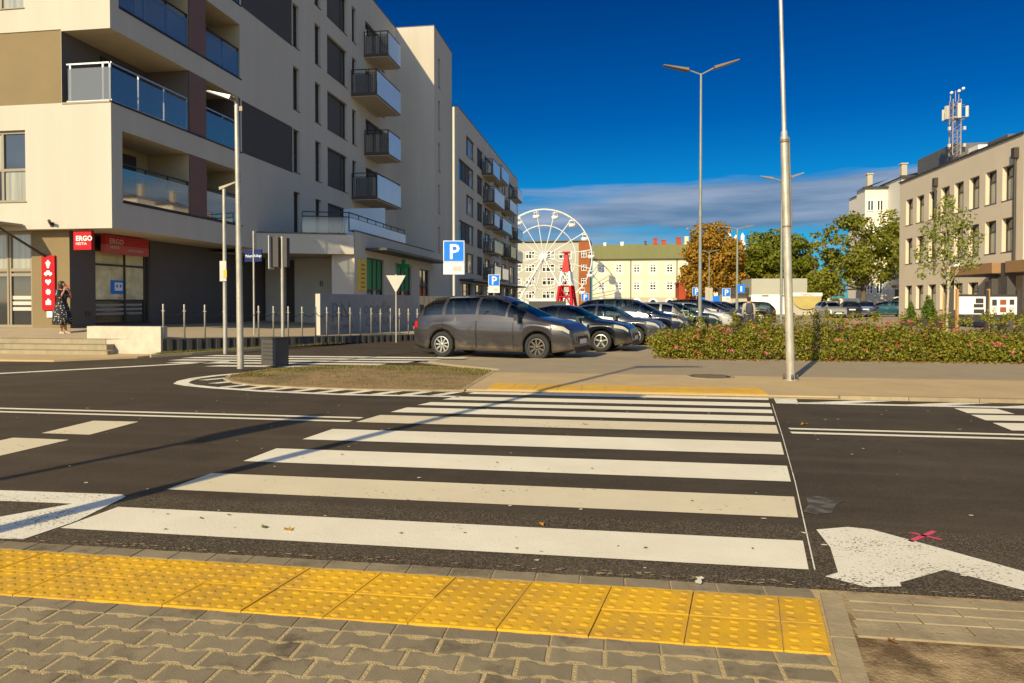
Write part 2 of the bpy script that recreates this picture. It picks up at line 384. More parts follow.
b = MB()
for k in range(700):
    if k < 250: x, y = rnd.uniform(1.15, 5), 3.86+abs(rnd.gauss(0, .05))
    elif k < 600: x, y = rnd.uniform(-5, 1.1), 3.865+abs(rnd.gauss(0, .035))
    else: x, y = rnd.uniform(1.2, 3), 3.4+rnd.gauss(0, .03)
    s = .002+.011*rnd.random()**3; n = 7
    b.flat([(x+s*1.9*math.cos(t*6.283/n)*rnd.uniform(.5, 1.2), y+s*.45*math.sin(t*6.283/n)*rnd.uniform(.5, 1.2)) for t in range(n)], .0125 if y < 3.86 else .0095+k*1e-5)
tag(b.build('sand', M['joint']), 'thin drifts of pale sand along the kerb line and the edge stones', 'sand', kind='stuff')
# markings ----------------------------------------------------------------
Z1, Z2 = .004, .008
def mark(name, polys, m, z=Z1):
    b = MB()
    for p in polys: b.flat(p, z)
    return structure(b.build(name, m))
def left(y): return float(np.interp(y, [4.1, 4.6, 5.6, 6.7, 7.7, 8.7, 9.6, 10.9, 11.3], [-3.74, -3.69, -3.58, -3.5, -3.38, -3.17, -2.95, -2.45, -2.33]))
def right(y): return float(np.interp(y, [4.1, 6.1, 8.3, 11.4], [1.11, 1.5, 1.9, 2.44]))
st = [(4.13, 4.62), (5.11, 5.65), (6.12, 6.70), (7.18, 7.81), (8.30, 8.86), (9.11, 9.54), (9.79, 10.10), (10.38, 10.75), (11.08, 11.29)]
for i, (y0, y1) in enumerate(st):
    mark('crossing_stripe', [[(left(y0), y0), (right(y0), y0), (right(y1), y1), (left(y1), y1)]], M['paintold'] if i in (1, 4) else M['paint'])
mark('edge_line', [[(right(y)+.03, y), (right(y)+.038, y), (right(y2)+.038, y2), (right(y2)+.03, y2)] for y, y2 in ((4.13, 6.1), (6.1, 8.3), (8.3, 10.7))], M['paintworn'])
mark('centre_line', [[(2.06, 8.34), (60, 8.34), (60, 8.45), (2.06, 8.45)], [(2.1, 8.6), (60, 8.6), (60, 8.7), (2.1, 8.7)],
                     [(-60, 8.27), (-3.35, 8.29), (-3.33, 8.39), (-60, 8.37)], [(-60, 8.53), (-3.3, 8.55), (-3.28, 8.65), (-60, 8.63)]], M['paint'])
mark('arrow_marking', [[(1.36, 4.86), (1.59, 4.95), (1.73, 4.92), (1.99, 4.65), (2.33, 4.28), (3.1, 3.95), (2.5, 3.9), (2.18, 4.0), (1.89, 4.24), (1.56, 4.01), (1.55, 3.96), (1.36, 3.92), (1.18, 4.04), (1.27, 4.11), (1.35, 4.52)]], M['paintworn'])
mark('arrow_marking', [[(-6.2, 4.84), (-3.89, 4.92), (-4.09, 4.64), (-4.55, 4.63), (-6.2, 4.55)], [(-4.09, 4.64), (-3.89, 4.92), (-3.82, 4.87), (-3.74, 4.27), (-3.8, 3.9), (-3.95, 3.89), (-4.6, 3.9), (-4.42, 4.2)]], M['paintworn'])
mark('block_marking', [[(-6.62, 7.06), (-5.99, 7.06), (-6.01, 7.91), (-6.64, 7.89)], [(-6.76, 5.96), (-6.07, 5.96), (-6.0, 6.77), (-6.72, 6.78)], [(-6.75, 4.95), (-6.1, 4.95), (-6.06, 5.6), (-6.75, 5.6)]], M['paintold'])
mark('side_crossing_stripe', [[(4.82, 10.2), (5.42, 10.22), (5.42, 10.66), (4.84, 10.63)], [(4.76, 9.62), (5.7, 9.66), (5.7, 10.1), (4.79, 10.06)], [(4.7, 8.92), (5.6, 8.97), (5.6, 9.49), (4.75, 9.44)]], M['paint'])
mark('edge_line', [[(2.42, 10.74), (2.74, 10.74), (2.84, 11.26), (2.5, 11.26)], [(2.74, 10.75), (40, 10.75), (40, 10.9), (2.76, 10.9)]]
     + [[(x, 10.9), (x+.55, 10.9), (x+1.35, 11.24), (x+.85, 11.24)] for x in (2.9, 4.3, 5.6, 7., 8.4, 9.8)], M['paintworn'])
mark('edge_line', [[(-60, 12.45), (-20, 12.4), (-12.85, 12.55), (-11.2, 14.2), (-9.6, 16.0), (-9.75, 16.15), (-11.35, 14.42), (-13, 12.72), (-20, 12.57), (-60, 12.6)]], M['paintworn'])
mark('far_crossing_stripe', [[(-11.4+q, 14.75+i*.68), (-6.2+i*.55+q*.2, 14.75+i*.68+.25), (-6.1+i*.55+q*.2, 15.1+i*.68+.25), (-11.2+q, 15.1+i*.68)] for i, q in ((0, 1.9), (1, .4), (2, 0), (3, -.1), (4, .1))], M['paintworn'])
# hatched nose round the planted island
outer = [(-7.9, 13.55), (-8.2, 13.05), (-8.36, 12.5), (-8.3, 12.0), (-8.1, 11.6), (-7.7, 11.35), (-7.1, 11.12), (-5.9, 10.8), (-4.4, 10.62), (-2.45, 10.66)]
inner = [(-7.72, 13.4), (-8.0, 12.95), (-8.12, 12.5), (-8.06, 12.1), (-7.9, 11.76), (-7.6, 11.52), (-7.0, 11.27), (-5.85, 10.95), (-4.4, 10.77), (-2.45, 10.8)]
polys = [[outer[i], outer[i+1], inner[i+1], inner[i]] for i in range(len(outer)-1)]
isl = [(-7.75, 13.5), (-7.78, 12.9), (-7.55, 12.35), (-7.05, 11.85), (-6.4, 11.5), (-5.4, 11.3), (-4.2, 11.22), (-2.9, 11.31), (-2.52, 11.36), (-2.52, 12.4), (-2.52, 14.6), (-3.2, 15.1), (-4.4, 15.35), (-5.9, 15.3), (-7.0, 14.9), (-7.6, 14.3)]
for i in range(11):
    x = -8.0+i*.5; lo = 12.2 if i == 0 else 11.75 if i == 1 else float(np.interp(x, [-7.0, -5.9, -4.4], [11.25, 10.95, 10.77]))
    hi = float(np.interp(x, [-8, -7.4, -6.4, -5.4, -4.2, -2.85], [12.9, 12.1, 11.48, 11.28, 11.2, 11.3]))
    if hi-lo > .1: polys.append([(x, lo), (x+.2, lo), (x+.2+(hi-lo)*.55, hi), (x+(hi-lo)*.55, hi)])
mark('hatch_marking', polys, M['paintworn'])
mark('pink_cross', [[(1.95, 4.885), (1.975, 4.905), (2.12, 4.785), (2.1, 4.76)], [(1.88, 4.725), (1.905, 4.7), (2.15, 4.93), (2.125, 4.955)]], M['pink'])
mark('cement_splash', [[(1.38, 5.26), (1.47, 5.2), (1.58, 5.26), (1.66, 5.45), (1.77, 5.6), (1.6, 5.69), (1.5, 5.64), (1.47, 5.45)]], M['patch'])
mark('paint_splash', [[(.445, 3.81), (.47, 3.8), (.482, 3.83), (.478, 3.86), (.5, 3.885), (.488, 3.91), (.47, 3.895), (.455, 3.9), (.462, 3.86), (.443, 3.84)]], M['paint'], .016)
b = MB()
for k in range(150):
    x, y = rnd.uniform(-8, 6), 4+7*rnd.random(); s = rnd.uniform(.006, .022); a = rnd.uniform(0, 3)
    b.flat([(x+s*math.cos(a+t)*rnd.uniform(.5, 1.4), y+s*.7*math.sin(a+t)*rnd.uniform(.5, 1.4)) for t in (0, 1.2, 2.4, 3.6, 4.9)], Z2)
structure(b.build('paint_specks', M['paintold']))
# island: kerb ring, soil bed, rough grass
b = MB()
def ring(poly, w, z0, z1, b):
    n = len(poly); c = Vector((sum(p[0] for p in poly)/n, sum(p[1] for p in poly)/n))
    inn = []
    for p in poly:
        d = (c-Vector(p)).normalized()*w; inn.append((p[0]+d.x, p[1]+d.y))
    for i in range(n):
        j = (i+1) % n; b.prism([poly[i], poly[j], inn[j], inn[i]], z0, z1)
    return inn
inn = ring(isl, .1, -.02, .03, b); structure(b.build('island_kerb', M['kerb']))
b = MB(); b.prism(inn, -.02, .026); structure(b.build('island', M['verge']))
def inside(p, poly):
    c = False; j = len(poly)-1
    for i in range(len(poly)):
        if (poly[i][1] > p[1]) != (poly[j][1] > p[1]) and p[0] < (poly[j][0]-poly[i][0])*(p[1]-poly[i][1])/(poly[j][1]-poly[i][1])+poly[i][0]: c = not c
        j = i
    return c
def blades(n, pick, h0, h1, w=.006):
    vs = []; fs = []
    for i in range(n):
        x, y, z = pick(); a = rnd.uniform(0, 6.28); h = rnd.uniform(h0, h1); lx, ly = rnd.gauss(0, .4)*h, rnd.gauss(0, .4)*h
        dx, dy = math.cos(a)*w, math.sin(a)*w; k = len(vs)
        vs += [(x-dx, y-dy, z), (x+dx, y+dy, z), (x+lx, y+ly, z+h)]; fs.append((k, k+1, k+2))
    b = MB(); b.v = vs; b.f = fs; b.m = [0]*len(fs); b.sm = [False]*len(fs); return b
def pick_isl():
    while True:
        p = (rnd.uniform(-7.9, -2.2), rnd.uniform(11.1, 15.4))
        if not inside(p, inn): continue
        d = min((Vector(p)-Vector(q)).length for q in inn)
        back = p[1] > 14.7-.35*abs(p[0]+5)+.3*math.sin(p[0]*3) or p[0] < -7.1+.4*math.sin(p[1]*5)
        if rnd.random() < (.95 if back else .07): return (*p, .026)
M['grass'] = leaf_mat('rough_grass', [(.09, .11, .012), (.2, .17, .03), (.14, .13, .02), (.27, .2, .06)], .25)
tag(blades(3800, pick_isl, .02, .06, .008).build('grass', M['grass']), 'rough yellowing grass on the traffic island', 'grass', kind='stuff')
def pick_verge():
    t = rnd.random(); x = np.interp(t, [0, .12, 1], [-12.3, -12.0, -5.5]); y = np.interp(t, [0, .12, 1], [17.1, 17.8, 30])
    return (float(x)-rnd.random()*.7*(.4+t), float(y)+rnd.random()*.25, .04)
tag(blades(9000, pick_verge, .03, .1, .01).build('grass', M['grass']), 'strip of yellow green grass below the dark retaining wall', 'grass', kind='stuff')
# drain covers and leaf litter
t = thing('manhole_cover', 'round iron manhole cover set in the tan pavement beyond the crossing', 'manhole', (1.9, 14.02, .034))
M['iron'] = mat('cast_iron', (.11, .085, .06), .7, .2, 14, metal=.3)
b = MB(); b.lathe([(.46, 0), (.46, .008), (.4, .01), (.4, .006)], 28); b.build('cover_ring', M['kerb'], t)
b = MB(); b.lathe([(.39, 0), (.39, .009), (.001, .009)], 28)
for i in range(-3, 4): b.box(-.3, .3, i*.09-.015, i*.09+.015, .009, .015)
b.build('lid', M['iron'], t)
M['leafy'] = leaf_mat('fallen_leaf_yellow', [(.45, .2, .02), (.5, .27, .04)], .2)
M['leafg'] = leaf_mat('fallen_leaf_green', [(.12, .16, .02), (.2, .22, .03)], .2)
M['leafb'] = leaf_mat('fallen_leaf_brown', [(.16, .06, .02), (.2, .09, .03)], .1)
def fallen(x, y, s, m, label, group=None, z=.008):
    b = MB(); a = rnd.uniform(0, 6.28); pts = []
    for t, rr in ((0, 1), (.5, .6), (1.1, .95), (1.6, .55), (2.2, .9), (2.9, .5), (3.3, .3), (3.9, .6), (4.5, .95), (5.0, .5), (5.6, .9)):
        pts.append((s*rr*math.cos(t), s*.75*rr*math.sin(t), abs(math.sin(t*1.7))*s*.5*rr))
    b.raw(pts+[(0, 0, .004)], [(i, (i+1) % 11, 11) for i in range(11)])
    tag(b.build('fallen_leaf', m, None, (x, y, z), a), label, 'leaf', group)
fallen(-2.18, 4.31, .042, M['leafy'], 'curled yellow leaf lying on the nearest white stripe of the crossing')
fallen(-2.36, 4.33, .038, M['leafg'], 'green leaf lying on the nearest white stripe of the crossing')
fallen(-.36, 8.54, .05, M['leafy'], 'small orange leaf on a far white stripe in the middle of the crossing')
fallen(-.5, 4.68, .035, M['leafy'], 'yellow leaf on the asphalt just beyond the nearest white stripe')
fallen(2.35, 8.95, .06, M['leafy'], 'orange leaf on the asphalt beside the right end of the crossing')
fallen(1.25, 3.3, .03, M['leafb'], 'reddish leaf on the bare soil beside the slanting kerb')
for x, y in ((-3.2, 4.5), (-2.9, 4.45), (-2.75, 4.55), (-3.0, 4.2), (-1.4, 4.36), (.86, 4.42), (.2, 4.33), (-.6, 4.2), (-1.1, 6.4), (-.2, 6.3), (.6, 5.4), (-2.7, 6.5), (-3.9, 5.8), (-4.4, 6.4), (1.9, 7.1), (-4.9, 4.7), (3.0, 6.4)):
    fallen(x, y, rnd.uniform(.012, .022), M['leafb'], 'tiny brown leaf scrap scattered on the crossing and the road round it', 'leaf scraps on the road')
# ---------------------------------------------------------------- facade tools
class Fr:
    """a vertical plane: u runs along it, n points out of it"""
    def __init__(s, o, u, n): s.o, s.u, s.n = o, u, n
    def P(s, u, n, z): return (s.o[0]+s.u[0]*u+s.n[0]*n, s.o[1]+s.u[1]*u+s.n[1]*n, z)
    def flip(s): return s.u[0]*s.n[1]-s.u[1]*s.n[0] > 0
def quad(b, pts, want, mi=0):
    a = Vector(pts[1])-Vector(pts[0]); c = Vector(pts[2])-Vector(pts[0])
    if a.cross(c).dot(Vector(want)) < 0: pts = pts[::-1]
    b.face(pts, mi)
def fbox(b, fr, u0, u1, n0, n1, z0, z1, mi=0):
    vs = [fr.P(u, n, z) for z in (z0, z1) for u, n in ((u0, n0), (u1, n0), (u1, n1), (u0, n1))]
    fs = [(3, 2, 1, 0), (4, 5, 6, 7), (0, 1, 5, 4), (1, 2, 6, 5), (2, 3, 7, 6), (3, 0, 4, 7)]
    if fr.flip() is False: fs = [f[::-1] for f in fs]
    b.raw(vs, fs, mi)
def facade(name, fr, u0, u1, z0, z1, ops, m, parent):
    """sheet with holes; each hole is (u0,u1,z0,z1,depth[,skip]) and gets its reveals"""
    us = sorted({u0, u1, *[min(max(o[i], u0), u1) for o in ops for i in (0, 1)]}); zs = sorted({z0, z1, *[min(max(o[i], z0), z1) for o in ops for i in (2, 3)]})
    b = MB(); N = (*fr.n, 0)
    for i in range(len(us)-1):
        for j in range(len(zs)-1):
            cu, cz = (us[i]+us[i+1])/2, (zs[j]+zs[j+1])/2
            if any(o[0] < cu < o[1] and o[2] < cz < o[3] for o in ops): continue
            quad(b, [fr.P(us[i], 0, zs[j]), fr.P(us[i+1], 0, zs[j]), fr.P(us[i+1], 0, zs[j+1]), fr.P(us[i], 0, zs[j+1])], N)
    for o in ops:
        a, c, e, f, d = o[:5]; sk = o[5] if len(o) > 5 else ''
        U = (*fr.u, 0)
        if d == 0: continue
        if 'l' not in sk: quad(b, [fr.P(a, 0, e), fr.P(a, -d, e), fr.P(a, -d, f), fr.P(a, 0, f)], U)
        if 'r' not in sk: quad(b, [fr.P(c, 0, e), fr.P(c, -d, e), fr.P(c, -d, f), fr.P(c, 0, f)], [-x for x in U])
        quad(b, [fr.P(a, 0, e), fr.P(c, 0, e), fr.P(c, -d, e), fr.P(a, -d, e)], (0, 0, 1))
        quad(b, [fr.P(a, 0, f), fr.P(c, 0, f), fr.P(c, -d, f), fr.P(a, -d, f)], (0, 0, -1))
    return b.build(name, m, parent)
def window(fr, u0, u1, z0, z1, d, parent, mull=(), trans=(), fm='frame', pm='pane', w=.055, name='window', panemats=None, sill=True):
    """frame mesh at depth d inside its hole, panes as sub-part"""
    b = MB(); g = .003
    a, c, e, f = u0+g, u1-g, z0+g, z1-g
    ms = [a+w/2]+[a+(c-a)*t for t in mull]+[c-w/2]; ts = [e+w/2]+[e+(f-e)*t for t in trans]+[f-w/2]
    fbox(b, fr, a, c, -d-.02, -d+.05, e, e+w); fbox(b, fr, a, c, -d-.02, -d+.05, f-w, f)
    for i, u in enumerate(ms): fbox(b, fr, u-w/2, u+w/2, -d-.018, -d+.048, e+w, f-w)
    for z in ts[1:-1]:
        for i in range(len(ms)-1): fbox(b, fr, ms[i]+w/2, ms[i+1]-w/2, -d-.016, -d+.046, z-w/2, z+w/2)
    if sill: fbox(b, fr, a-.04, c+.04, -d+.05, .035, e-.0, e+.025)
    o = b.build(name, M[fm], parent)
    p = MB(); k = 0; mats = [M[x] for x in (panemats or [pm])]
    for i in range(len(ms)-1):
        for j in range(len(ts)-1):
            quad(p, [fr.P(ms[i], -d, ts[j]), fr.P(ms[i+1], -d, ts[j]), fr.P(ms[i+1], -d, ts[j+1]), fr.P(ms[i], -d, ts[j+1])], (*fr.n, 0), k % len(mats)); k += 1
    p.build('pane', mats, o); return o
def panel(fr, u0, u1, z0, z1, n, m, parent, name='panel'):
    b = MB(); quad(b, [fr.P(u0, n, z0), fr.P(u1, n, z0), fr.P(u1, n, z1), fr.P(u0, n, z1)], (*fr.n, 0)); return b.build(name, M[m], parent)
def text_mesh(s, size, depth=.01, bold=0., align='LEFT', sx=1.):
    cu = bpy.data.curves.new('lettering', 'FONT'); cu.body = s; cu.size = size; cu.extrude = depth; cu.offset = bold; cu.align_x = align; cu.resolution_u = 2
    o = bpy.data.objects.new('lettering', cu); COL.objects.link(o); bpy.context.view_layer.update()
    me = bpy.data.meshes.new_from_object(o.evaluated_get(bpy.context.evaluated_depsgraph_get())); bpy.data.objects.remove(o); bpy.data.curves.remove(cu)
    if sx != 1.:
        for v in me.vertices: v.co.x *= sx
    return me
def lettering(s, size, fr, u, n, z, m, parent, align='LEFT', bold=0., sx=1., right=1, depth=.004):
    """text standing on a facade plane; right=-1 when u runs against the reading direction"""
    me = text_mesh(s, size, depth, bold, align, sx); me.materials.clear(); me.materials.append(M[m])
    U = Vector((*fr.u, 0))*right; Z = Vector((0, 0, 1)); N = U.cross(Z)
    mx = Matrix((U, Z, N)).transposed().to_4x4(); mx.translation = Vector(fr.P(u, n, z)); me.transform(mx)
    return link('lettering', me, parent)

# ---------------------------------------------------------------- corner block of flats
FL = [4.8+3.16*i for i in range(5)]; ROOF = 21.6
S = Fr((-16, 0), (0, 1), (1, 0)); F = Fr((0, 19.9), (1, 0), (0, -1))
flats = thing('apartment_building', 'tall cream block of flats with corner loggias and red insurance office on its ground floor', 'building', (-16, 19.9, 0))
def into(o):                       # children were written in world metres: keep them there
    for c in [x for x in bpy.data.objects if x.parent == o]: c.matrix_parent_inverse = o.matrix_basis.inverted()
ops = []
for i, z in enumerate(FL):
    s0 = (20.4, 19.9, 20.3, 19.9, 20.3)[i]
    ops += [(s0, 24.0, z, z+2.32, .0, 'lr'), (25.1, 27.6, z, z+2.32, .0, 'lr'), (32.55, 33.25, z+.05, z+2.25, .24), (35.1, 35.85, z+.05, z+2.25, .24),
            (36.7, 39.6, z+.05, z+2.25, .24), (40.4, 41.1, z+.05, z+2.25, .24), (42.7, 46.4, z+.02, z+2.25, .24)]
    if i in (1, 3): ops.append((27.72, 32.53, z, z+2.28, .05))
facade('wall', S, 19.9, 49, 3.88, ROOF, ops, M['stucco'], flats)
fo = []
for i, z in enumerate(FL):
    if i in (1, 3): fo += [(-17.76, -16, z, z+2.32, 0, 'lr'), (-40, -17.77, z, z+2.38, .03)]
    else: fo += [(-21.6, -19.13, z-.03, z+2.34, .2), (-27.5, -25, z-.03, z+2.34, .2)]
facade('wall', F, -40, -16, 3.88, ROOF, fo, M['stucco'], flats)
for i, z in enumerate(FL):
    if i in (1, 3): panel(F, -40, -17.77, z, z+2.38, -.03, 'brown', flats, 'render_band')
    else:
        for a, c in ((-21.6, -19.13), (-27.5, -25)):
            window(F, a, c, z-.03, z+2.34, .14, flats, (.28, .62), (.46,), 'framelight', w=.09, panemats=['curtain', 'pane', 'pane', 'curtain', 'curtain', 'pane'])
    for u0, u1 in ((32.55, 33.25), (35.1, 35.85), (40.4, 41.1)):
        window(S, u0, u1, z+.05, z+2.25, .2, flats, (), (.42,) if i % 2 else (), pm='pane')
    w = window(S, 36.7, 39.6, z+.05, z+2.25, .2, flats, (.8,), (), panemats=['blind', 'pane'])
    window(S, 42.7, 46.4, z+.02, z+2.25, .2, flats, (.24, .62), (), panemats=['pane', 'blind', 'blind'], name='balcony_door')
    if i in (1, 3): panel(S, 27.72, 32.53, z, z+2.28, -.05, 'panel', flats, 'render_panel')
    # loggias: an inner box each
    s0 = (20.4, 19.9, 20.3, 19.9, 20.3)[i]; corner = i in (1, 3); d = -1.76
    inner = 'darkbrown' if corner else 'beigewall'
    b = MB(); zt = z+2.32
    for u0, u1, inn in ((s0, 24., 0), (25.1, 27.6, 0)):
        quad(b, [S.P(u0, d, z), S.P(u1, d, z), S.P(u1, d, zt), S.P(u0, d, zt)], (1, 0, 0), 0)
        quad(b, [S.P(u0, 0, z), S.P(u1, 0, z), S.P(u1, d, z), S.P(u0, d, z)], (0, 0, 1), 1)
        quad(b, [S.P(u0, 0, zt), S.P(u1, 0, zt), S.P(u1, d, zt), S.P(u0, d, zt)], (0, 0, -1), 2)
        quad(b, [S.P(u1, 0, z), S.P(u1, d, z), S.P(u1, d, zt), S.P(u1, 0, zt)], (0, -1, 0), 0)
        if not (corner and u0 < 21): quad(b, [S.P(u0, 0, z), S.P(u0, d, z), S.P(u0, d, zt), S.P(u0, 0, zt)], (0, 1, 0), 0)
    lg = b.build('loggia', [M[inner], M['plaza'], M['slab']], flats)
    b = MB(); fbox(b, S, 24.0, 25.1, -.02, .004, z+.013, zt); b.build('pillar', M['maroon'], flats)
    for q0, q1 in ((21.6, 23.3), (25.5, 26.9)):
        b = MB(); fbox(b, S, q0, q1, d+.002, d+.06, z+.03, z+2.1); b.build('loggia_door', M['black'] if corner else M['frame'], lg)
    # railing
    rm = 'steel' if i == 1 else 'rail'
    rl = MB(); gl = MB()
    ra = s0+.02 if not corner else 19.94
    for u0, u1, npost in ((ra, 24.0, 3), (25.12, 27.58, 2)):
        fbox(rl, S, u0, u1, -.09, -.04, z+1.22, z+1.27); fbox(rl, S, u0, u1, -.085, -.05, z+1.0, z+1.03) if not corner else None
        fbox(rl, S, u0, u1, -.085, -.045, z+.03, z+.07)
        for k in range(npost+1):
            u = u0+.03+(u1-u0-.06)*k/npost; fbox(rl, S, u-.025, u+.025, -.1, -.05, z+.071, z+1.219)
        gl.face([S.P(u0+.03, -.03, z+.06), S.P(u1-.03, -.03, z+.06), S.P(u1-.03, -.03, z+1.1), S.P(u0+.03, -.03, z+1.1)])
    if corner:
        fbox(rl, F, -17.62, -16.0, -.09, -.04, z+1.221, z+1.271); fbox(rl, F, -17.62, -16.0, -.09, -.04, z+.03, z+.07)
        for u in (-17.5, -16.32, -16.07): fbox(rl, F, u-.03, u+.03, -.095, -.05, z+.071, z+1.22)
        gf = MB(); gf.face([F.P(-17.56, -.03, z+.06), F.P(-16.04, -.03, z+.06), F.P(-16.04, -.03, z+1.1), F.P(-17.56, -.03, z+1.1)])
    ro = rl.build('railing', M[rm], flats)
    if corner: gf.build('front_glass', M['railglass_clear'], ro)
    gl.build('railing_glass', M['railglass'], ro)
    b = MB(); fbox(b, S, s0, 27.7, -.06, .025, z-.05, z+.012)
    if corner: fbox(b, F, -17.74, -16.026, -.06, .02, z-.05, z+.011, 1)
    b.build('edge_trim', [M['black'], M['framelight']], flats)
# hanging balconies on the long side
def balcony(parent, fr, u0, u1, depth, zb, zt, front='frost', side='bars', slabm='slab', n0=0.):
    b = MB(); fbox(b, fr, u0, u1, n0+.003, n0+depth, zb, zb+.22, 0); fbox(b, fr, u0-.01, u1+.01, n0+depth, n0+depth+.03, zb+.05, zb+.24, 1); fbox(b, fr, u0-.025, u0-.001, n0+.003, n0+depth+.03, zb+.04, zb+.24, 1)
    o = b.build('balcony', [M[slabm], M['slabdark']], parent)
    b = MB(); r = .03
    fbox(b, fr, u0, u1, n0+depth-.05, n0+depth, zt-.05, zt)
    for u in (u0+.02, u1-.02):
        fbox(b, fr, u-.02, u+.02, n0+.01, n0+depth-.051, zt-.05, zt); fbox(b, fr, u-.015, u+.015, n0+.01, n0+depth-.051, zt-.27, zt-.24)
        fbox(b, fr, u-.025, u+.025, n0+depth-.055, n0+depth-.005, zb+.24, zt-.051); fbox(b, fr, u-.025, u+.025, n0+.01, n0+.06, zb+.24, zt-.051); fbox(b, fr, u-.02, u+.02, n0+depth*.68, n0+depth*.68+.04, zb+.24, zt-.051)
        k = n0+.16
        while k < n0+depth-.1: fbox(b, fr, u-.007, u+.007, k-.007, k+.007, zb+.24, zt-.28); k += .12
    b.build('railing', M['rail'], o)
    b = MB(); fbox(b, fr, u0+.03, u1-.03, n0+depth+.032, n0+depth+.05, zb+.12, zt-.14); b.build('glass_panel', M[front], o)
    b = MB(); fbox(b, fr, u0+.05, u0+.055, n0+.08, n0+depth-.08, zb+.24, zt-.3); b.build('side_screen', M['railglass'], o)
    return o
for k, (u0, u1) in ((4, (42.45, 44.9)), (3, (40.25, 44.9)), (2, (42.45, 44.9)), (1, (40.25, 44.9))):
    balcony(flats, S, u0, u1, 1.62, FL[k]-.26, FL[k]+1.42)
# ground floor
G1 = Fr((-17.9, 0), (0, 1), (1, 0)); G2 = Fr((0, 20.3), (1, 0), (0, -1))
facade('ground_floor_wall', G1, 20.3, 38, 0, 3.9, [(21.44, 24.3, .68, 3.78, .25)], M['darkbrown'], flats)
facade('ground_floor_wall', G2, -40, -17.9, 0, 3.9, [(-22.8, -19.32, .62, 3.88, .18)], M['brown'], flats)
window(G1, 21.44, 24.3, .68, 3.78, .16, flats, (.56,), (.72, .82), 'frame', w=.07, panemats=['shopglass', 'beigepane', 'beigepane'], name='shop_window') if 0 else None
b = MB(); b.flat([(-17.9, 19.9), (-16, 19.9), (-16, 38), (-17.9, 38)], 3.882); b.flat([(-40, 19.9), (-17.9, 19.9), (-17.9, 20.3), (-40, 20.3)], 3.884)
b.v = [(x, y, z) for x, y, z in b.v]; b.f = [f[::-1] for f in b.f]; b.build('soffit', M['slab'], flats)
M['shoptop'] = mat('lit_shop_glass', (.6, .53, .28), .12, .25, 1.2, spec=.7)
M['shopmid'] = mat('shop_glass_film', (.62, .55, .33), .12, .35, 1.6, spec=.7, col2=(.3, .27, .2), thr=(.5, .6))
M['shoplow'] = mat('shop_glass_dark', (.03, .026, .022), .08, .3, 1, spec=.8)
w = window(G1, 21.44, 24.3, .68, 3.36, .16, flats, (.56, .94), (.32, .8), 'frame', w=.07, name='shop_window', panemats=['shoplow', 'shopmid', 'shoptop'])
b = MB()
for k in range(3): fbox(b, G1, 21.6, 24.0, -.155, -.15, 1.02+k*.16, 1.1+k*.16)
b.build('window_film', M['greywall'], w)
b = MB(); fbox(b, G1, 22.35, 23.0, -.155, -.149, 1.78, 2.28); b.build('poster', M['blue'], w)
b = MB(); fbox(b, G1, 22.55, 22.95, -.148, -.146, 1.9, 2.2)
for q in (22.62, 22.8): fbox(b, G1, q, q+.09, -.146, -.1445, 2.02, 2.13, 1)
b.build('poster_picture', [M['white'], M['blue']], w)
b = MB(); fbox(b, G1, 21.44, 24.3, -.2, -.02, 3.363, 3.777); b.build('fascia_box', M['black'], flats)
dw = window(G2, -22.8, -19.32, .62, 3.88, .12, flats, (.5, .72, .74), (.55, .6), 'framelight', w=.1, panemats=['pane', 'pane', 'curtain'], name='entrance_glazing', sill=False)
b = MB()
for k in range(3): fbox(b, G2, -20.2, -19.45, -.115, -.11, 1.2+k*.19, 1.32+k*.19)
b.build('window_film', M['signback'], dw)
# glass porch roof over the entrance
b = MB(); fbox(b, G2, -24, -19.2, .45, 1.6, 3.98, 4.05); b.build('entrance_canopy', M['framelight'], flats)
b = MB(); b.tube([G2.P(-19.25, 1.6, 4.0), G2.P(-18.75, .03, 3.0)], .04, 6); b.tube([G2.P(-22.4, 1.6, 4.0), G2.P(-22.4, .03, 3.0)], .04, 6); b.build('canopy_strut', M['frame'], flats)
b = MB(); b.box(-17.86, -17.84, 22.9, 22.98, 1, 1.05); fbox(b, G1, 20.95, 21.2, .003, .02, 1.0, 1.16); b.build('wall_socket', M['frame'], flats)
# extension with the terrace
dg = Vector((4.3, 1.7)).normalized(); D = Fr((-16.3, 28.8), tuple(dg), (dg.y, -dg.x)); Ld = Vector((4.3, 1.7)).length
E_ = Fr((-12, 0), (0, 1), (1, 0))
b = MB(); fbox(b, D, -.6, Ld-.02, -.35, 0, 3.7, 4.6); fbox(b, D, -.6, Ld-.35, -.34, .03, 4.601, 4.66, 1); b.build('terrace_band', [M['stucco'], M['roof']], flats)
facade('wall', E_, 30.5, 49, 0, 4.78, [(32.1, 34.7, 0.2, 3.66, .2), (36.6, 39.6, .2, 3.62, .2), (41.3, 43.6, .2, 3.5, .2)], M['stucco'], flats)
b = MB(); b.flat([(-16, 28.95), (-12, 30.52), (-12, 49), (-16, 49)], 4.6); b.build('terrace_floor', M['roof'], flats)
b = MB(); b.flat([(-17.9, 28.2), (-12.02, 30.5), (-12.02, 33.6), (-17.9, 33.6)], 3.705); b.f = [f[::-1] for f in b.f]; b.build('soffit', M['slab'], flats)
b = MB(); fbox(b, E_, 30.48, 44.5, -.25, .03, 4.78, 4.84); b.build('parapet_cap', M['roof'], flats)
b = MB(); b.box(-13.2, -12.01, 30.7, 31.0, 0, 3.7); b.box(-17.8, -13.2, 33, 33.3, 0, 3.7); b.build('wall', M['stucco'], flats)
b = MB(); b.box(-16.6, -16.2, 32.9, 32.99, .3, 3.6); b.box(-13.35, -13.25, 32.9, 32.99, .3, 3.6); b.build('door_edge', M['frame'], flats)
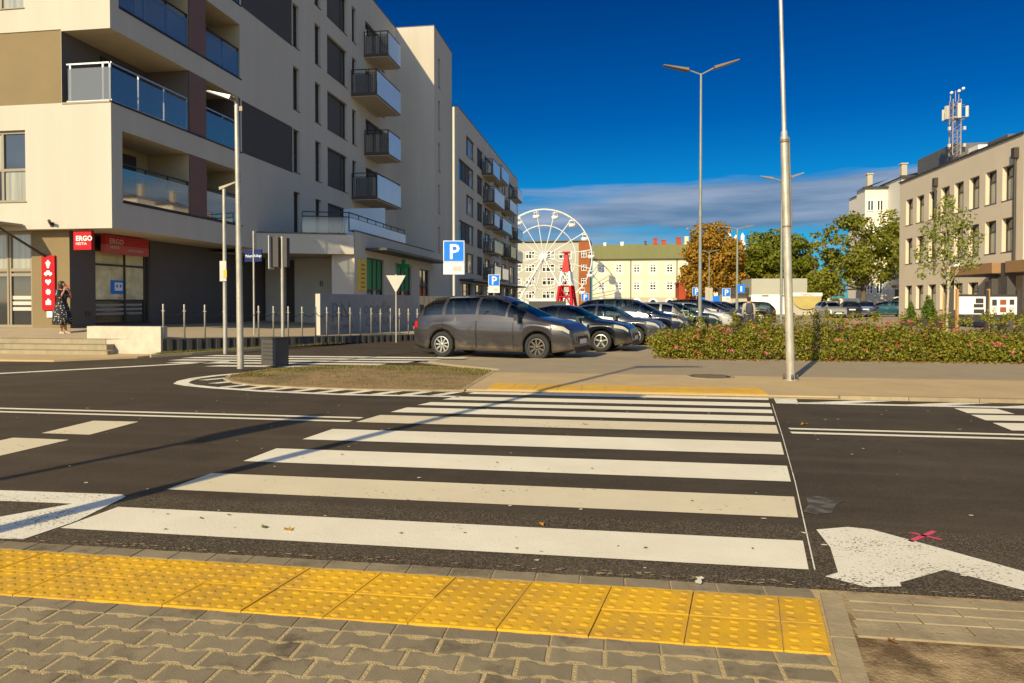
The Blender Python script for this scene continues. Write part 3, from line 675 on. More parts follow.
lettering('B', .42, Fr((0, 32.98), (1, 0), (0, -1)), -14.85, .012, 2.25, 'frame', flats)
M['faintlet'] = mat('faint_lettering', (.42, .38, .33), .9, .05); lettering('STOMATOLOGIA', .27, D, 2.75, .008, 4.12, 'faintlet', flats, sx=.76, depth=.002); lettering('gabinet', .12, D, 3.2, .008, 3.92, 'faintlet', flats, depth=.002)
b = MB(); fbox(b, E_, 31.9, 44.3, .02, 1.1, 3.98, 4.1); b.build('shop_canopy', M['frame'], flats)
for u0, u1 in ((32.1, 34.7), (36.6, 39.6)):
    window(E_, u0, u1, .2, 3.64, .16, flats, (.45, .7), (.55,), 'frame', panemats=['pane', 'green', 'curtain', 'green', 'pane', 'green'], name='shop_window', sill=False)
window(E_, 41.3, 43.6, .2, 3.5, .16, flats, (.5,), (.7,), panemats=['pane'], name='shop_window', sill=False)
b = MB()
b.tube([(-12.3, 30.6, 5.66), (-12.3, 39.2, 5.66)], .03, 6); b.tube([(-12.3, 30.6, 5.45), (-12.3, 39.2, 5.45)], .015, 6)
for k in range(8): b.tube([(-12.3, 30.6+k*1.22, 4.79), (-12.3, 30.6+k*1.22, 5.66)], .022, 6)
for z in (5.66, 5.45): b.tube([(-12.3, 30.6, z), (-14.3, 29.95, z)], .026, 6)
for t in (.33, .66, 1): b.tube([(-12.3-2.0*t, 30.6-.65*t, 4.6), (-12.3-2.0*t, 30.6-.65*t, 5.66)], .022, 6)
o = b.build('terrace_railing', M['rail'], flats)
b = MB(); b.box(-12.26, -12.245, 30.65, 39.2, 4.86, 5.42); b.build('glass_panel', M['frost'], o)
b = MB(); b.face([(-12.34, 30.55, 4.7), (-14.3, 29.92, 4.7), (-14.3, 29.92, 5.42), (-12.34, 30.55, 5.42)]); b.build('railing_glass', M['railglass_clear'], o)
b = MB(); b.box(-15.98, -13.4, 38.9, 38.93, 4.62, 7.0); b.build('terrace_divider', M['frost'], flats)
# tower part, roof and the hidden sides
T = Fr((-13.1, 0), (0, 1), (1, 0))
facade('wall', T, 49, 54.5, 0, 21.65, [(50.15, 50.75, z+.1, z+2.3, .25) for z in FL], M['stucco'], flats)
for z in FL: window(T, 50.15, 50.75, z+.1, z+2.3, .2, flats, pm='blind')
b = MB(); quad(b, [(-16, 49, 0), (-13.1, 49, 0), (-13.1, 49, 21.65), (-16, 49, 21.65)], (0, -1, 0)); b.build('wall', M['stucco'], flats); b = MB(); quad(b, [(-40, 54.5, 0), (-13.1, 54.5, 0), (-13.1, 54.5, 21.65), (-40, 54.5, 21.65)], (0, 1, 0)); b.build('wall', M['stucco'], flats); b = MB()
quad(b, [(-40, 19.9, 0), (-40, 54.5, 0), (-40, 54.5, 21.6), (-40, 19.9, 21.6)], (-1, 0, 0)); b.build('wall', M['stucco'], flats)
b = MB(); b.box(-40.1, -15.97, 19.87, 48.99, 21.6, 21.66); b.box(-40.1, -13.07, 48.992, 54.53, 21.652, 21.71); b.build('roof', M['roof'], flats)
into(flats)

# long lower wing further down the street --------------------------------
wing = thing('apartment_building', 'long lower grey block of flats far down the street with staggered balconies', 'building', (-12.6, 54.5, 0))
W_ = Fr((-12.6, 0), (0, 1), (1, 0)); TK = [5.65+2.53*k for k in range(5)]
ops = []
for k, t in enumerate(TK):
    ops += [((57.7, 61.0) if k % 2 == 0 else (54.9, 61.0))+(t-1.75, t, .2), (62.4, 65.2, t-1.75, t, .2), (66.2, 69.2, t-2, t, .2), (71.5, 74.5, t-2, t, .2), (76.6, 79.6, t-2, t, .2), (82, 86.5, t-2, t, .2)]
ops += [(56+i*5.5, 60.3+i*5.5, .3, 3.0, .3) for i in range(6)]
facade('wall', W_, 54.5, 89.5, 0, 17.3, ops, M['stucco'], wing)
for k, t in enumerate(TK):
    if k % 2 == 0: window(W_, 57.7, 61, t-1.75, t, .16, wing, (.32,), (), panemats=['rust', 'curtain'])
    else: window(W_, 54.9, 61, t-1.75, t, .16, wing, (.25, .5, .75), (), panemats=['pane', 'blind', 'blind', 'curtain'])
    window(W_, 62.4, 65.2, t-1.75, t, .16, wing, (.5,), (), panemats=['blind', 'blind'])
    for u in (66.2, 71.5, 76.6): window(W_, u, u+3, t-2, t, .16, wing, (.4,), (), panemats=['pane', 'curtain'], name='balcony_door')
    window(W_, 82, 86.5, t-2, t, .16, wing, (.3, .6), (), panemats=['blind', 'pane', 'curtain'], name='balcony_door')
for i in range(6): window(W_, 56+i*5.5, 60.3+i*5.5, .3, 3., .25, wing, (.33, .66), (.75,), panemats=['pane', 'pane', 'beigewall' if i % 2 else 'pane'], name='shop_window', sill=False)
M['frostgold'] = mat('frosted_glass_warm', (.5, .47, .25), .25, .1, 1, spec=.7)
for j, (u0, u1, zb, zt) in enumerate(((64.6, 68.4, 13.5, 15.1), (65.3, 71.3, 10.95, 12.6), (65.3, 68.2, 8.7, 10.1), (65.3, 70.1, 6.1, 7.5), (69.6, 74.4, 14.0, 15.5), (75.2, 80.6, 11.5, 12.9),
                        (70.2, 76.4, 8.75, 10.2), (75.9, 79.8, 6.3, 7.75), (81.4, 85.5, 13.7, 15.1), (82, 86, 8.8, 10.2), (70, 74, 3.6, 5.0), (65.3, 69, 3.5, 5.), (81, 86, 6.2, 7.6))):
    balcony(wing, W_, u0, u1, 1.1, zb, zt, 'frostgold' if j in (3, 7) else 'frost')
b = MB(); fbox(b, W_, 55, 89, .01, 1.2, 3.15, 3.3); b.build('shop_canopy', M['frame'], wing)
b = MB(); quad(b, [(-30, 54.5, 0), (-12.6, 54.5, 0), (-12.6, 54.5, 17.3), (-30, 54.5, 17.3)], (0, -1, 0)); b.build('wall', M['stucco'], wing); b = MB(); quad(b, [(-30, 89.5, 0), (-12.6, 89.5, 0), (-12.6, 89.5, 17.3), (-30, 89.5, 17.3)], (0, 1, 0)); b.build('wall', M['stucco'], wing)
b = MB(); b.box(-30, -12.57, 54.47, 89.53, 17.3, 17.37); b.build('roof', M['roof'], wing)
b = MB(); b.box(-14.2, -13.8, 56.5, 56.9, 17.37, 18.3); b.box(-14, -13.8, 58.5, 58.7, 17.37, 17.7); b.build('roof_vent', M['greywall'], wing)
into(wing)

# plaza, steps, walls -------------------------------------------------------
b = MB()
pz = [(-40, 17.7, .44), (-14.55, 17.7, .44), (-12.78, 17.76, .46), (-7.4, 26.0, .2), (-5.4, 30.4, .1), (-5.4, 60, .1), (-11.98, 60, .1), (-11.98, 30.4, .25), (-17.9, 30.4, .5), (-17.9, 20.3, .62), (-40, 20.3, .62)]
for f in ((0, 1, 9, 10), (1, 2, 9), (2, 3, 8, 9), (3, 4, 7, 8), (4, 5, 6, 7)): b.face([pz[i] for i in f])
b.face([(-17.9, 30.4, .5), (-12.0, 30.4, .25), (-12.0, 33.5, .25), (-17.9, 33.5, .5)])
structure(b.build('plaza', M['plaza']))
t = thing('stair', 'three shallow concrete steps leading up to the corner office', 'steps', (-14, 17.1, 0))
for i in range(3): # each tread wraps round the right end
    b = MB(); b.box(-40, -13.95-i*.27, 17.12+i*.3, 17.42+i*.3-.002, 0, .147*(i+1)); b.box(-40, -13.95-i*.27, 17.1+i*.3, 17.13+i*.3, .147*(i+1)+.001, .147*(i+1)+.006)
    b.build('tread', M['step'], t)
into(t)
b = MB(); b.box(-15.1, -12.76, 17.735, 18.03, 0, .8); tag(b.build('low_wall', M['concrete']), 'short pale sunlit concrete wall at the right end of the steps', 'wall')
P0, P1, P2 = Vector((-12.72, 17.74)), Vector((-7.4, 26.0)), Vector((-5.4, 30.4))
t = thing('retaining_wall', 'long dark ribbed wall holding up the plaza edge below the row of chain bollards', 'wall', (P0.x, P0.y, 0))
b = MB(); d = (P1-P0); n = 70; w = Vector((d.y, -d.x)).normalized()
for i in range(n):
    a, c = P0+d*i/n, P0+d*(i+.86)/n; h = .46-.24*i/n
    q = w*(.05 if i % 2 else .03); b.prism([tuple(a), tuple(c), tuple(c+q), tuple(a+q)], 0, h-.02)
a, c = P0, P1; vs = []
for p, h in ((P0, .45), (P1, .21), (P2, .12)):
    for k in (-.12, .03): vs += [(p.x+w.x*k, p.y+w.y*k, -.02), (p.x+w.x*k, p.y+w.y*k, h)]
b.raw(vs, [(2, 6, 7, 3), (1, 3, 7, 5), (0, 1, 5, 4), (6, 10, 11, 7), (5, 7, 11, 9), (0, 2, 3, 1)])
b.build('ribs', M['darkwall'], t); into(t)
# bollards and chains along the edge
u = (P1-P0).normalized(); sb = [.06, .65, 1.25, 1.84, 2.39, 2.96, 3.47, 4.0, 4.51, 5.03, 5.47, 5.96, 6.43, 6.88, 7.35, 7.77, 8.24, 8.67, 9.11, 9.56]
b = MB(); b.lathe([(.0, 0), (.025, 0), (.025, .98), (.02, 1.0), (0, 1.0)], 8)
me = None; tops = []
for i, s in enumerate(sb):
    p = P0+u*s-w*.06; zb = .45-.24*s/d.length
    if i == 0:
        o = thing('chain_bollard', 'slim grey steel post, first of the bollard row, beside the pale low wall', 'bollard', (p.x, p.y, zb), 0, 'chain bollards along the plaza edge')
        b.build('post', M['galv'], o); c = MB(); c.tube([(-.05, 0, .8), (.05, 0, .8)], .012, 6); c.build('chain_ring', M['galv'], o); first = o
    else:
        dup(first, (p.x, p.y, zb), None, 'slim grey steel post in the row of chain bollards on the plaza edge' if i < 19 else 'last slim grey bollard of the row, close behind the tail of the dark people carrier')
    tops.append(Vector((p.x, p.y, zb+.8)))
for i in range(19):
    if i > 11: continue
    b = MB(); p, q = tops[i], tops[i+1]; b.tube([p+(q-p)*t/6-Vector((0, 0, .13*(1-(t/3-1)**2))) for t in range(7)], .011, 5)
    tag(b.build('chain', M['rail']), 'dark chain slung between two slim bollards on the plaza edge', 'chain', 'chains between the bollards')
# free-standing sign wall with raised lettering
dv = Vector((.85, 8.3)).normalized(); SW = Fr((-10.2, 22.7), tuple(dv), (dv.y, -dv.x))
t = thing('sign_wall', 'grey concrete wall with faint lettering standing behind the bollards', 'wall', (-10.2, 22.7, 0))
b = MB(); fbox(b, SW, .03, 8.4, -.18, 0, 0, 1.78); b.build('slab', M['greywall'], t); b = MB(); fbox(b, SW, 0, .029, -.18, 0, 0, 1.78); b.build('sunlit_end_face', M['stucco'], t)  # end piece paler than the slab: its sunlight is put into the colour
M['faint'] = mat('weathered_lettering', (.2, .185, .175), .9, .05)
lettering('RN', 1.0, SW, .75, .006, .78, 'faint', t, sx=1.1); lettering('DEVELOPMENT', .27, SW, .65, .006, .46, 'faint', t)
lettering('osiedle', .75, SW, 3.3, .006, 1.0, 'faint', t, sx=1.2); lettering('CENTRALNA', .5, SW, 3.5, .006, .5, 'faint', t, sx=1.2)
into(t)
# dark timber fence beyond it
b = MB()
for i in range(16): b.box(-9.25+i*.24, -9.25+i*.24+.22, 31.8, 31.84, 0, 1.75)
b.box(-9.25, -5.4, 31.85, 31.9, .3, .4); b.box(-9.25, -5.4, 31.85, 31.9, 1.4, 1.5); tag(b.build('fence', M['panel']), 'dark boarded fence beyond the grey sign wall, behind the dark people carrier', 'fence')

# signs on the corner office -------------------------------------------------
X = Fr((0, 20.05), (1, 0), (0, -1))
t = thing('projecting_sign', 'bright red square sign sticking out from the dark wall above the woman', 'sign', (-17.2, 20.05, 3.25))
b = MB(); fbox(b, X, -17.53, -16.88, -.12, 0, 3.2, 3.84); b.build('sign_box', M['red'], t)
lettering('ERGO', .225, X, -17.44, .004, 3.5, 'white', t, bold=.006); lettering('HESTIA', .125, X, -17.44, .004, 3.36, 'white', t); into(t)
t = thing('fascia_sign', 'dark red sign board in shade above the shop window', 'sign', (-17.5, 21.9, 3.3))
Y = Fr((-17.45, 0), (0, 1), (1, 0))
b = MB(); fbox(b, Y, 21.4, 23.6, -.2, 0, 3.5, 3.84); b.build('upper_band', M['redshade'], t)
b = MB(); fbox(b, Y, 21.4, 23.6, -.2, 0, 3.2, 3.499); b.build('lower_band', M['redlow'], t)
lettering('ERGO', .26, Y, 21.57, .004, 3.54, 'signback', t); lettering('HESTIA', .14, Y, 21.6, .004, 3.37, 'signback', t); lettering('UBEZPIECZENIA', .11, Y, 22.5, .004, 3.32, 'signback', t); into(t)
t = thing('banner_sign', 'tall narrow red wall sign with five white pictograms left of the woman', 'sign', (-18.6, 20.3, 1.2))
b = MB(); fbox(b, G2, -18.89, -18.4, .003, .07, 1.22, 3.04); b.build('sign_panel', M['red'], t)
b = MB(); cx = -18.645; ny = 20.3-.072
def disc(cx, cz, r, n=14, y=ny, mi=0): b.face([(cx+r*math.cos(6.2832*k/n), y, cz+r*math.sin(6.2832*k/n)) for k in range(n)], mi)
def poly(pts, y=ny): b.face([(cx+px, y, pz_) for px, pz_ in pts])
poly([(-.11, 2.78), (0, 2.9), (.11, 2.78)]); poly([(-.08, 2.77), (.08, 2.77), (.03, 2.62), (-.03, 2.62)])
poly([(-.15, 2.4), (.15, 2.4), (.14, 2.47), (.08, 2.49), (.05, 2.54), (-.05, 2.54), (-.08, 2.49), (-.14, 2.47)]); disc(cx-.08, 2.39, .03, y=ny-.001); disc(cx+.08, 2.39, .03, y=ny-.001)
poly([(0, 2.05), (.11, 2.17), (.1, 2.23), (.05, 2.25), (0, 2.21), (-.05, 2.25), (-.1, 2.23), (-.11, 2.17)])
b.face([(cx+(.115 if k % 2 else .07)*math.cos(6.2832*k/16), ny, 1.83+(.115 if k % 2 else .07)*math.sin(6.2832*k/16)) for k in range(16)])
poly([(-.1, 1.4), (.1, 1.4), (.1, 1.54), (-.1, 1.54)]); poly([(-.045, 1.545), (.045, 1.545), (.03, 1.6), (-.03, 1.6)])
b.build('pictograms', M['white'], t); into(t)
b = MB(); fbox(b, G2, -18.72, -18.52, .003, .06, .98, 1.18); tag(b.build('meter_box', M['white']), 'small white box on the brown wall just under the red banner sign', 'box')
b = MB(); fbox(b, F, -18.22, -18.1, .003, .03, 3.95, 4.1); b.tube([F.P(-18.2, .03, 4.05), F.P(-18.05, .25, 4.12)], .05, 8); tag(b.build('security_camera', M['frame']), 'small dark camera low on the sunlit cream wall above the red banner', 'camera')
t = thing('wall_sign', 'narrow yellow upright sign on the grey ground floor beside the green shop', 'sign', (-12, 31.3, 2))
b = MB(); fbox(b, E_, 30.9, 31.85, .003, .08, 2.02, 3.5); b.build('sign_panel', M['yellow'], t)
b = MB()
for k in range(6): fbox(b, E_, 31.15, 31.65, .081, .084, 2.15+k*.21, 2.22+k*.21)
b.build('lettering', M['brown'], t); into(t)
t = thing('pharmacy_cross', 'green cross sign hanging from the shop canopy', 'sign', (-11.4, 36.4, 3))
b = MB(); b.box(-11.6, -11.4, 36.4, 36.5, 3.1, 3.8); b.box(-11.85, -11.15, 36.39, 36.51, 3.35, 3.55); b.build('cross', M['green'], t); into(t)
# ---------------------------------------------------------------- office building on the right
M['greige'] = mat('greige_render', (.62, .53, .41), .9, .05, .6, bump=.1, bscale=50)
M['timber'] = mat('timber_cladding', (.3, .17, .075), .7, .1, 3, stretch=(1, 1, 8))
office = thing('office_building', 'three storey beige office block with tall windows and timber clad porch on the right', 'building', (21.45, 40, 0))
RB = Fr((21.45, 0), (0, 1), (-1, 0))
cs = [54.1, 52.27, 50.35, 48.6, 46.8, 44.95, 43.1, 41.35]; ops = []
for c in cs: ops += [(c-.58, c+.58, 7.05, 8.97, .3), (c-.58, c+.58, 4.2, 6.1, .3), (c-.58, c+.58, .9, 2.62, .3)]
facade('wall', RB, 39.9, 55.8, 0, 10.4, ops, M['greige'], office)
for i, c in enumerate(cs):
    for j, (z0, z1) in enumerate(((7.05, 8.97), (4.2, 6.1), (.9, 2.62))):
        window(RB, c-.58, c+.58, z0, z1, .26, office, (), (.68,), 'frame', w=.08, panemats=['curtain', 'pane'])
b = MB(); quad(b, [(21.45, 55.8, 0), (40, 55.8, 0), (40, 55.8, 10.4), (21.45, 55.8, 10.4)], (0, 1, 0)); quad(b, [(21.45, 39.9, 0), (24, 39.9, 0), (24, 39.9, 10.4), (21.45, 39.9, 10.4)], (0, -1, 0)); b.build('wall', M['greige'], office)
b = MB(); b.box(21.36, 40, 39.86, 55.84, 10.4, 10.5); b.build('roof', M['frame'], office)
b = MB(); b.box(24, 40, 34, 39.88, 0, 9.6); b.build('side_wing', M['panel'], office)
for i, y in enumerate((49.75, 40.5)):
    b = MB(); b.tube([(21.33, y, 9.2), (21.33, y, 3.6)], .07, 8); b.box(21.2, 21.44, y-.16, y+.16, 9.2, 9.75)
    if i: b.tube([(21.33, y, 3.6), (21.33, y+.3, 3.4), (21.33, y+5, 3.32)], .08, 8)
    b.build('drainpipe', M['frame'], office)
b = MB(); b.box(18.6, 21.43, 37.2, 42.6, 2.9, 3.42); b.build('porch_roof', M['timber'], office)
b = MB(); b.box(18.62, 21.42, 37.22, 42.58, 2.86, 2.897); b.build('porch_soffit', M['frame'], office)
for y in (37.6, 42.1):
    b = MB(); b.box(18.8, 19.1, y, y+.3, 0, 2.858); b.build('porch_pillar', M['panel'], office)
b = MB(); b.box(18.9, 23.9, 30, 36.6, 2.9, 3.45); b.build('porch_roof', M['timber'], office)
b = MB(); b.box(19.0, 19.4, 36.62, 37.18, 0, 3.4); b.build('porch_pillar', M['panel'], office)
b = MB(); b.lathe([(.0, 0), (.36, 0), (.36, .06), (0, .06)], 20, axis='y'); o = b.build('round_sign', M['white'], office, (19.6, 42.66, 3.3)); o.rotation_euler = (0, 0, R(175))
b = MB(); fbox(b, RB, 39.95, 55.75, .005, .05, 0, .25); b.build('plinth', M['greywall'], office)
b = MB(); b.box(23, 27, 51.0, 56.6, 10.5, 12.3); b.box(24, 26, 46.4, 48.7, 10.5, 11.8); b.box(24.3, 25.6, 48.8, 49.6, 10.5, 11.5); b.box(24.3, 25.6, 50.1, 50.9, 10.5, 11.6); b.build('roof_plant', mat('dark_zinc', (.14, .135, .13), .55, .1, metal=.3), office)
b = MB(); b.box(23.95, 25, 49.75, 51.1, 11.62, 11.9); b.box(23.9, 23.98, 50.98, 51.25, 10.5, 11.6); b.build('roof_vent', M['white'], office)
into(office)
mast = thing('antenna_mast', 'lattice phone mast with white panel antennas standing on the office roof', 'mast', (22, 48.6, 11))
M['mastm'] = mat('mast_steel', (.33, .28, .26), .5, .15, 3, metal=.3)
b = MB(); r = .34
for a in (0, 1, 2, 3):
    x, y = r*math.cos(a*1.5708+.78), r*math.sin(a*1.5708+.78); b.tube([(x, y, 0), (x, y, 3.6)], .035, 5)
for k in range(9):
    for a in range(4):
        p = (r*math.cos(a*1.5708+.78), r*math.sin(a*1.5708+.78)); q = (r*math.cos((a+1)*1.5708+.78), r*math.sin((a+1)*1.5708+.78))
        b.tube([(*p, k*.4), (*q, k*.4+.4)], .018, 4); b.tube([(*p, k*.4), (*q, k*.4)], .015, 4)
b.build('lattice', M['mastm'], mast)
b = MB(); b.lathe([(.62, 2.35), (.62, 2.4)], 12)
for a in range(6): b.tube([(0, 0, 2.38), (.65*math.cos(a*1.047), .65*math.sin(a*1.047), 2.38)], .025, 4); b.tube([(0, 0, 3.15), (.6*math.cos(a*1.047), .6*math.sin(a*1.047), 3.15)], .025, 4)
for x, h in ((-.3, 4.1), (.0, 4.2), (.2, 4.3)): b.tube([(x, 0, 3.5), (x, 0, h)], .03, 5)
b.build('platform', M['mastm'], mast)
for a, h in ((3.5, .85), (2.4, .7), (4.6, .95), (5.7, .7)):
    b = MB(); b.box(-.1, .1, -.08, .08, -h/2, h/2); o = b.build('antenna_panel', M['signback'], mast, (.66*math.cos(a), .66*math.sin(a), 2.75), a+1.57)
for x, h in ((-.3, 4.1), (.15, 4.2), (.4, 4.35)):
    b = MB(); b.lathe([(0, -.08), (.085, -.08), (.085, .08), (0, .08)], 10, axis='y'); b.build('dish', M['white'], mast, (x, -.12, h-.05))
for z in (.5, 1.6): 
    for x in (-.45, .45):
        b = MB(); b.box(x-.07, x+.07, -.3, -.16, z, z+.22); b.build('mast_box', M['signback'], mast)

# ---------------------------------------------------------------- foliage
def leaves(clumps, n, size, flat=.0, bias=.55, seed=1, droop=0.):
    """n leaf quads scattered through the shells of the clumps (x,y,z,r,zscale)"""
    g = np.random.default_rng(seed); c = np.array(clumps, float); wt = c[:, 3]**2; wt /= wt.sum()
    k = g.choice(len(c), n, p=wt); d = g.normal(size=(n, 3)); d /= np.linalg.norm(d, axis=1)[:, None]
    rr = c[k, 3]*(bias+(1-bias)*g.random(n)**.6)*(1+.12*g.normal(size=n)); p = d*rr[:, None]; p[:, 2] *= c[k, 4]; p += c[k, :3]
    nn = d+.75*g.normal(size=(n, 3)); nn[:, 2] += .25; nn /= np.linalg.norm(nn, axis=1)[:, None]
    t = np.cross(nn, g.normal(size=(n, 3))); t /= np.linalg.norm(t, axis=1)[:, None]; q = np.cross(nn, t)
    s = size*(.6+.8*g.random(n))[:, None]
    if droop: p[:, 2] -= droop*g.random(n)
    v = np.empty((n, 4, 3)); v[:, 0] = p-t*s; v[:, 1] = p+q*s*.55; v[:, 2] = p+t*s; v[:, 3] = p-q*s*.55
    return v.reshape(-1, 3)
def leaf_obj(name, v, m, parent=None):
    n = len(v)//4; me = bpy.data.meshes.new(name); me.vertices.add(n*4); me.vertices.foreach_set('co', v.astype(np.float32).ravel())
    me.loops.add(n*4); me.loops.foreach_set('vertex_index', np.arange(n*4, dtype=np.int32)); me.polygons.add(n)
    me.polygons.foreach_set('loop_start', np.arange(0, n*4, 4, dtype=np.int32)); me.materials.append(m); me.update(); me.validate()
    return link(name, me, parent)
def crown_clumps(r, rx, rz, z, n, cr, seed):
    """clumps spread over an ellipsoid, bigger low, ragged outside"""
    q = random.Random(seed); out = []
    for i in range(n):
        a = q.uniform(0, 6.283); h = q.uniform(-1, 1); w = math.sqrt(1-h*h); k = q.uniform(.35, 1.0)**.5
        out.append((rx*k*w*math.cos(a), rx*k*w*math.sin(a), z+rz*k*h, cr*q.uniform(.6, 1.25), q.uniform(.6, .9)))
    return out
def tree(label, loc, H, trunk_h, tr, clumps, n, size, m, seed=3, bark='bark', group=None, name='tree'):
    t = thing(name, label, 'tree', loc, 0, group); q = random.Random(seed); b = MB()
    b.tube([(0, 0, -.1), (q.uniform(-.1, .1), 0, trunk_h*.5), (q.uniform(-.2, .2), q.uniform(-.1, .1), trunk_h), (q.uniform(-.3, .3), 0, H*.8)], [tr*1.25, tr, tr*.8, tr*.2], 8)
    for c in sorted(clumps, key=lambda c: -c[3])[:14]:
        z0 = trunk_h*q.uniform(.7, 1.)+q.uniform(0, max(.1, c[2]-trunk_h))*.4
        b.tube([(0, 0, z0), (c[0]*.45, c[1]*.45, (z0+c[2])*.5), (c[0], c[1], c[2])], [tr*.5, tr*.3, tr*.06], 5)
    b.build('trunk', M[bark], t); leaf_obj('crown', leaves(clumps, n, size, seed=seed), m, t); return t
L_orange = leaf_mat('autumn_leaves', [(.24, .11, .008), (.42, .21, .016), (.2, .16, .018), (.36, .15, .01), (.48, .29, .04), (.17, .14, .015)], .3)
L_green = leaf_mat('green_leaves', [(0.0743, 0.099, 0.0066), (0.19, 0.198, 0.0123), (0.116, 0.141, 0.00825), (0.264, 0.248, 0.0248)], .3)
L_birch = leaf_mat('birch_leaves', [(0.119, 0.153, 0.0127), (0.221, 0.238, 0.0255), (0.153, 0.187, 0.017), (0.306, 0.289, 0.0425)], .35)
L_pale = leaf_mat('pale_leaves', [(0.128, 0.136, 0.012), (0.24, 0.224, 0.024), (0.16, 0.16, 0.016), (0.304, 0.264, 0.048)], .35)
L_mid = leaf_mat('mid_leaves', [(0.0935, 0.11, 0.0085), (0.221, 0.221, 0.0186), (0.144, 0.162, 0.0127), (0.306, 0.271, 0.0382)], .3)
L_rose = leaf_mat('rose_leaves', [(0.072, 0.102, 0.0084), (0.228, 0.222, 0.0168), (0.12, 0.15, 0.0108), (0.324, 0.282, 0.0264), (0.228, 0.144, 0.0168), (0.102, 0.126, 0.0108)], .25)
L_dark = leaf_mat('conifer_leaves', [(.04, .09, .008), (.1, .15, .014), (.07, .12, .01)], .2)
tree('tall orange brown autumn tree at the end of the parked cars', (15.6, 113.5, 0), 14.8, 3.5, .35,
     crown_clumps(0, 4.3, 4.6, 7.2, 30, 1.7, 4)+[(-1.5, 0, 12.3, 2.2, .8), (.9, 0, 12.8, 1.9, .7), (3.4, 0, 9.6, 1.9, .8), (3.6, 0, 4.4, 1.9, .8), (-3.6, 0, 5., 1.8, .8), (0, -1, 5, 2.6, .8), (1, -1, 8, 2.6, .8), (-2, -1, 8.6, 2.3, .8)], 17000, .27, L_orange, 4)
tree('broad round dark green tree right of the orange tree', (28.0, 125.5, 0), 14, 3.5, .4,
     crown_clumps(0, 6.2, 4.4, 8.3, 40, 2., 9)+[(-3, 0, 12., 1.9, .8), (0, 0, 12.4, 2.2, .8), (3, -1, 11.4, 2, .8), (5.6, 0, 8, 1.8, .8), (-5.5, 0, 6.5, 2., .8), (0, -2, 7.5, 3.2, .8)], 17000, .3, L_green, 9)
tree('loose tall green tree with bare grey trunk in front of the cream house', (26.6, 78.5, 0), 12, 3.2, .3,
     crown_clumps(0, 4.1, 3.6, 7.2, 30, 1.15, 12)+[(-3.4, 0, 9., .9, .8), (-2, 0, 10, 1., .8), (2.6, 0, 10.3, 1.2, .8), (3.2, 0, 9, 1.1, .8), (3.4, 0, 6.5, 1., .8), (-3.6, 0, 3.6, 1.4, .9), (-3, 0, 2.7, 1.3, .9), (-4.6, 0, 7.4, .9, .8), (-5, 0, 8.6, .6, .8)]+[(.5, -1, 7.5, 1.9, .8), (1.8, -.5, 5.6, 1.5, .8), (-1.2, -1, 6.2, 1.7, .8), (-2.6, 0, 4.8, 1.5, .8), (2.9, 0, 4.6, 1.2, .8), (0, 0, 9.3, 1.4, .8)], 8500, .2, L_mid, 12)
tree('dense green tree between the half round mural and the white hoarding', (25.8, 93, 0), 8, 1.5, .25, crown_clumps(0, 2.8, 2.0, 3.3, 16, 1.1, 15), 3000, .24, L_mid, 15)
tree('distant dark conifer left of the loose green tree', (35.5, 135, 0), 10, 2, .25, [(0, 0, 2+k, 1.9-.2*k, .8) for k in range(8)], 2600, .26, L_green, 21)
tree('low yellowing tree behind the half round mural', (24.0, 104, 0), 6, 1.2, .2, crown_clumps(0, 3., 1.7, 3.2, 14, 1.2, 31), 2600, .25, L_pale, 31)
bt = tree('slender young birch tree with pale trunk in front of the office', (12.5, 28.1, 0), 5.6, 2.6, .045,
     [(0, 0, 5.35, .25, 1.2), (-.1, 0, 5.0, .38, 1.1), (.15, 0, 4.7, .5, 1), (-.2, .1, 4.3, .6, 1), (.45, 0, 4.1, .5, .9), (-.5, 0, 3.6, .55, .9), (.2, 0, 3.5, .6, 1), (.75, 0, 3.5, .4, .9), (-.15, 0, 2.9, .5, 1), (-.75, 0, 3., .35, .8), (.1, 0, 2.3, .35, 1), (.55, 0, 2.9, .3, .9)]+[(-1., 0, 3.3, .3, .9), (1., 0, 3.9, .3, .9), (-.7, 0, 4.2, .35, .9), (.6, 0, 4.6, .35, .9), (-.9, 0, 2.6, .25, 1), (.9, 0, 3.0, .3, 1)], 2000, .06, L_birch, 5, 'birchbark')
for x, lab in ((12.3, 'orange brown wooden stake left of the young birch'), (12.82, 'orange brown wooden stake right of the young birch')):
    b = MB(); b.tube([(x, 27.9, 0), (x, 27.9, 1.85)], .035, 8); tag(b.build('tree_stake', M['wood']), lab, 'stake', 'stakes tied to the young birch')
t = thing('bush', 'leafy bright green bush at the right edge beside the info boards', 'bush', (16.2, 22.9, 0))
b = MB(); b.tube([(0, 0, 0), (0, 0, 1.2)], .03, 5); b.build('stem', M['bark'], t); leaf_obj('foliage', leaves(crown_clumps(0, .75, .8, 1.05, 16, .34, 6), 2600, .06, seed=6), L_dark, t)
t = thing('bush', 'low dark red bush behind the roses under the picture board', 'bush', (14.5, 21.9, 0))
L_red = leaf_mat('red_leaves', [(.1, .012, .01), (.2, .03, .02), (.07, .02, .01)], .2)
leaf_obj('foliage', leaves([(x*.22-.6, 0, .55, .3, 1.1) for x in range(7)], 1300, .05, seed=8), L_red, t)

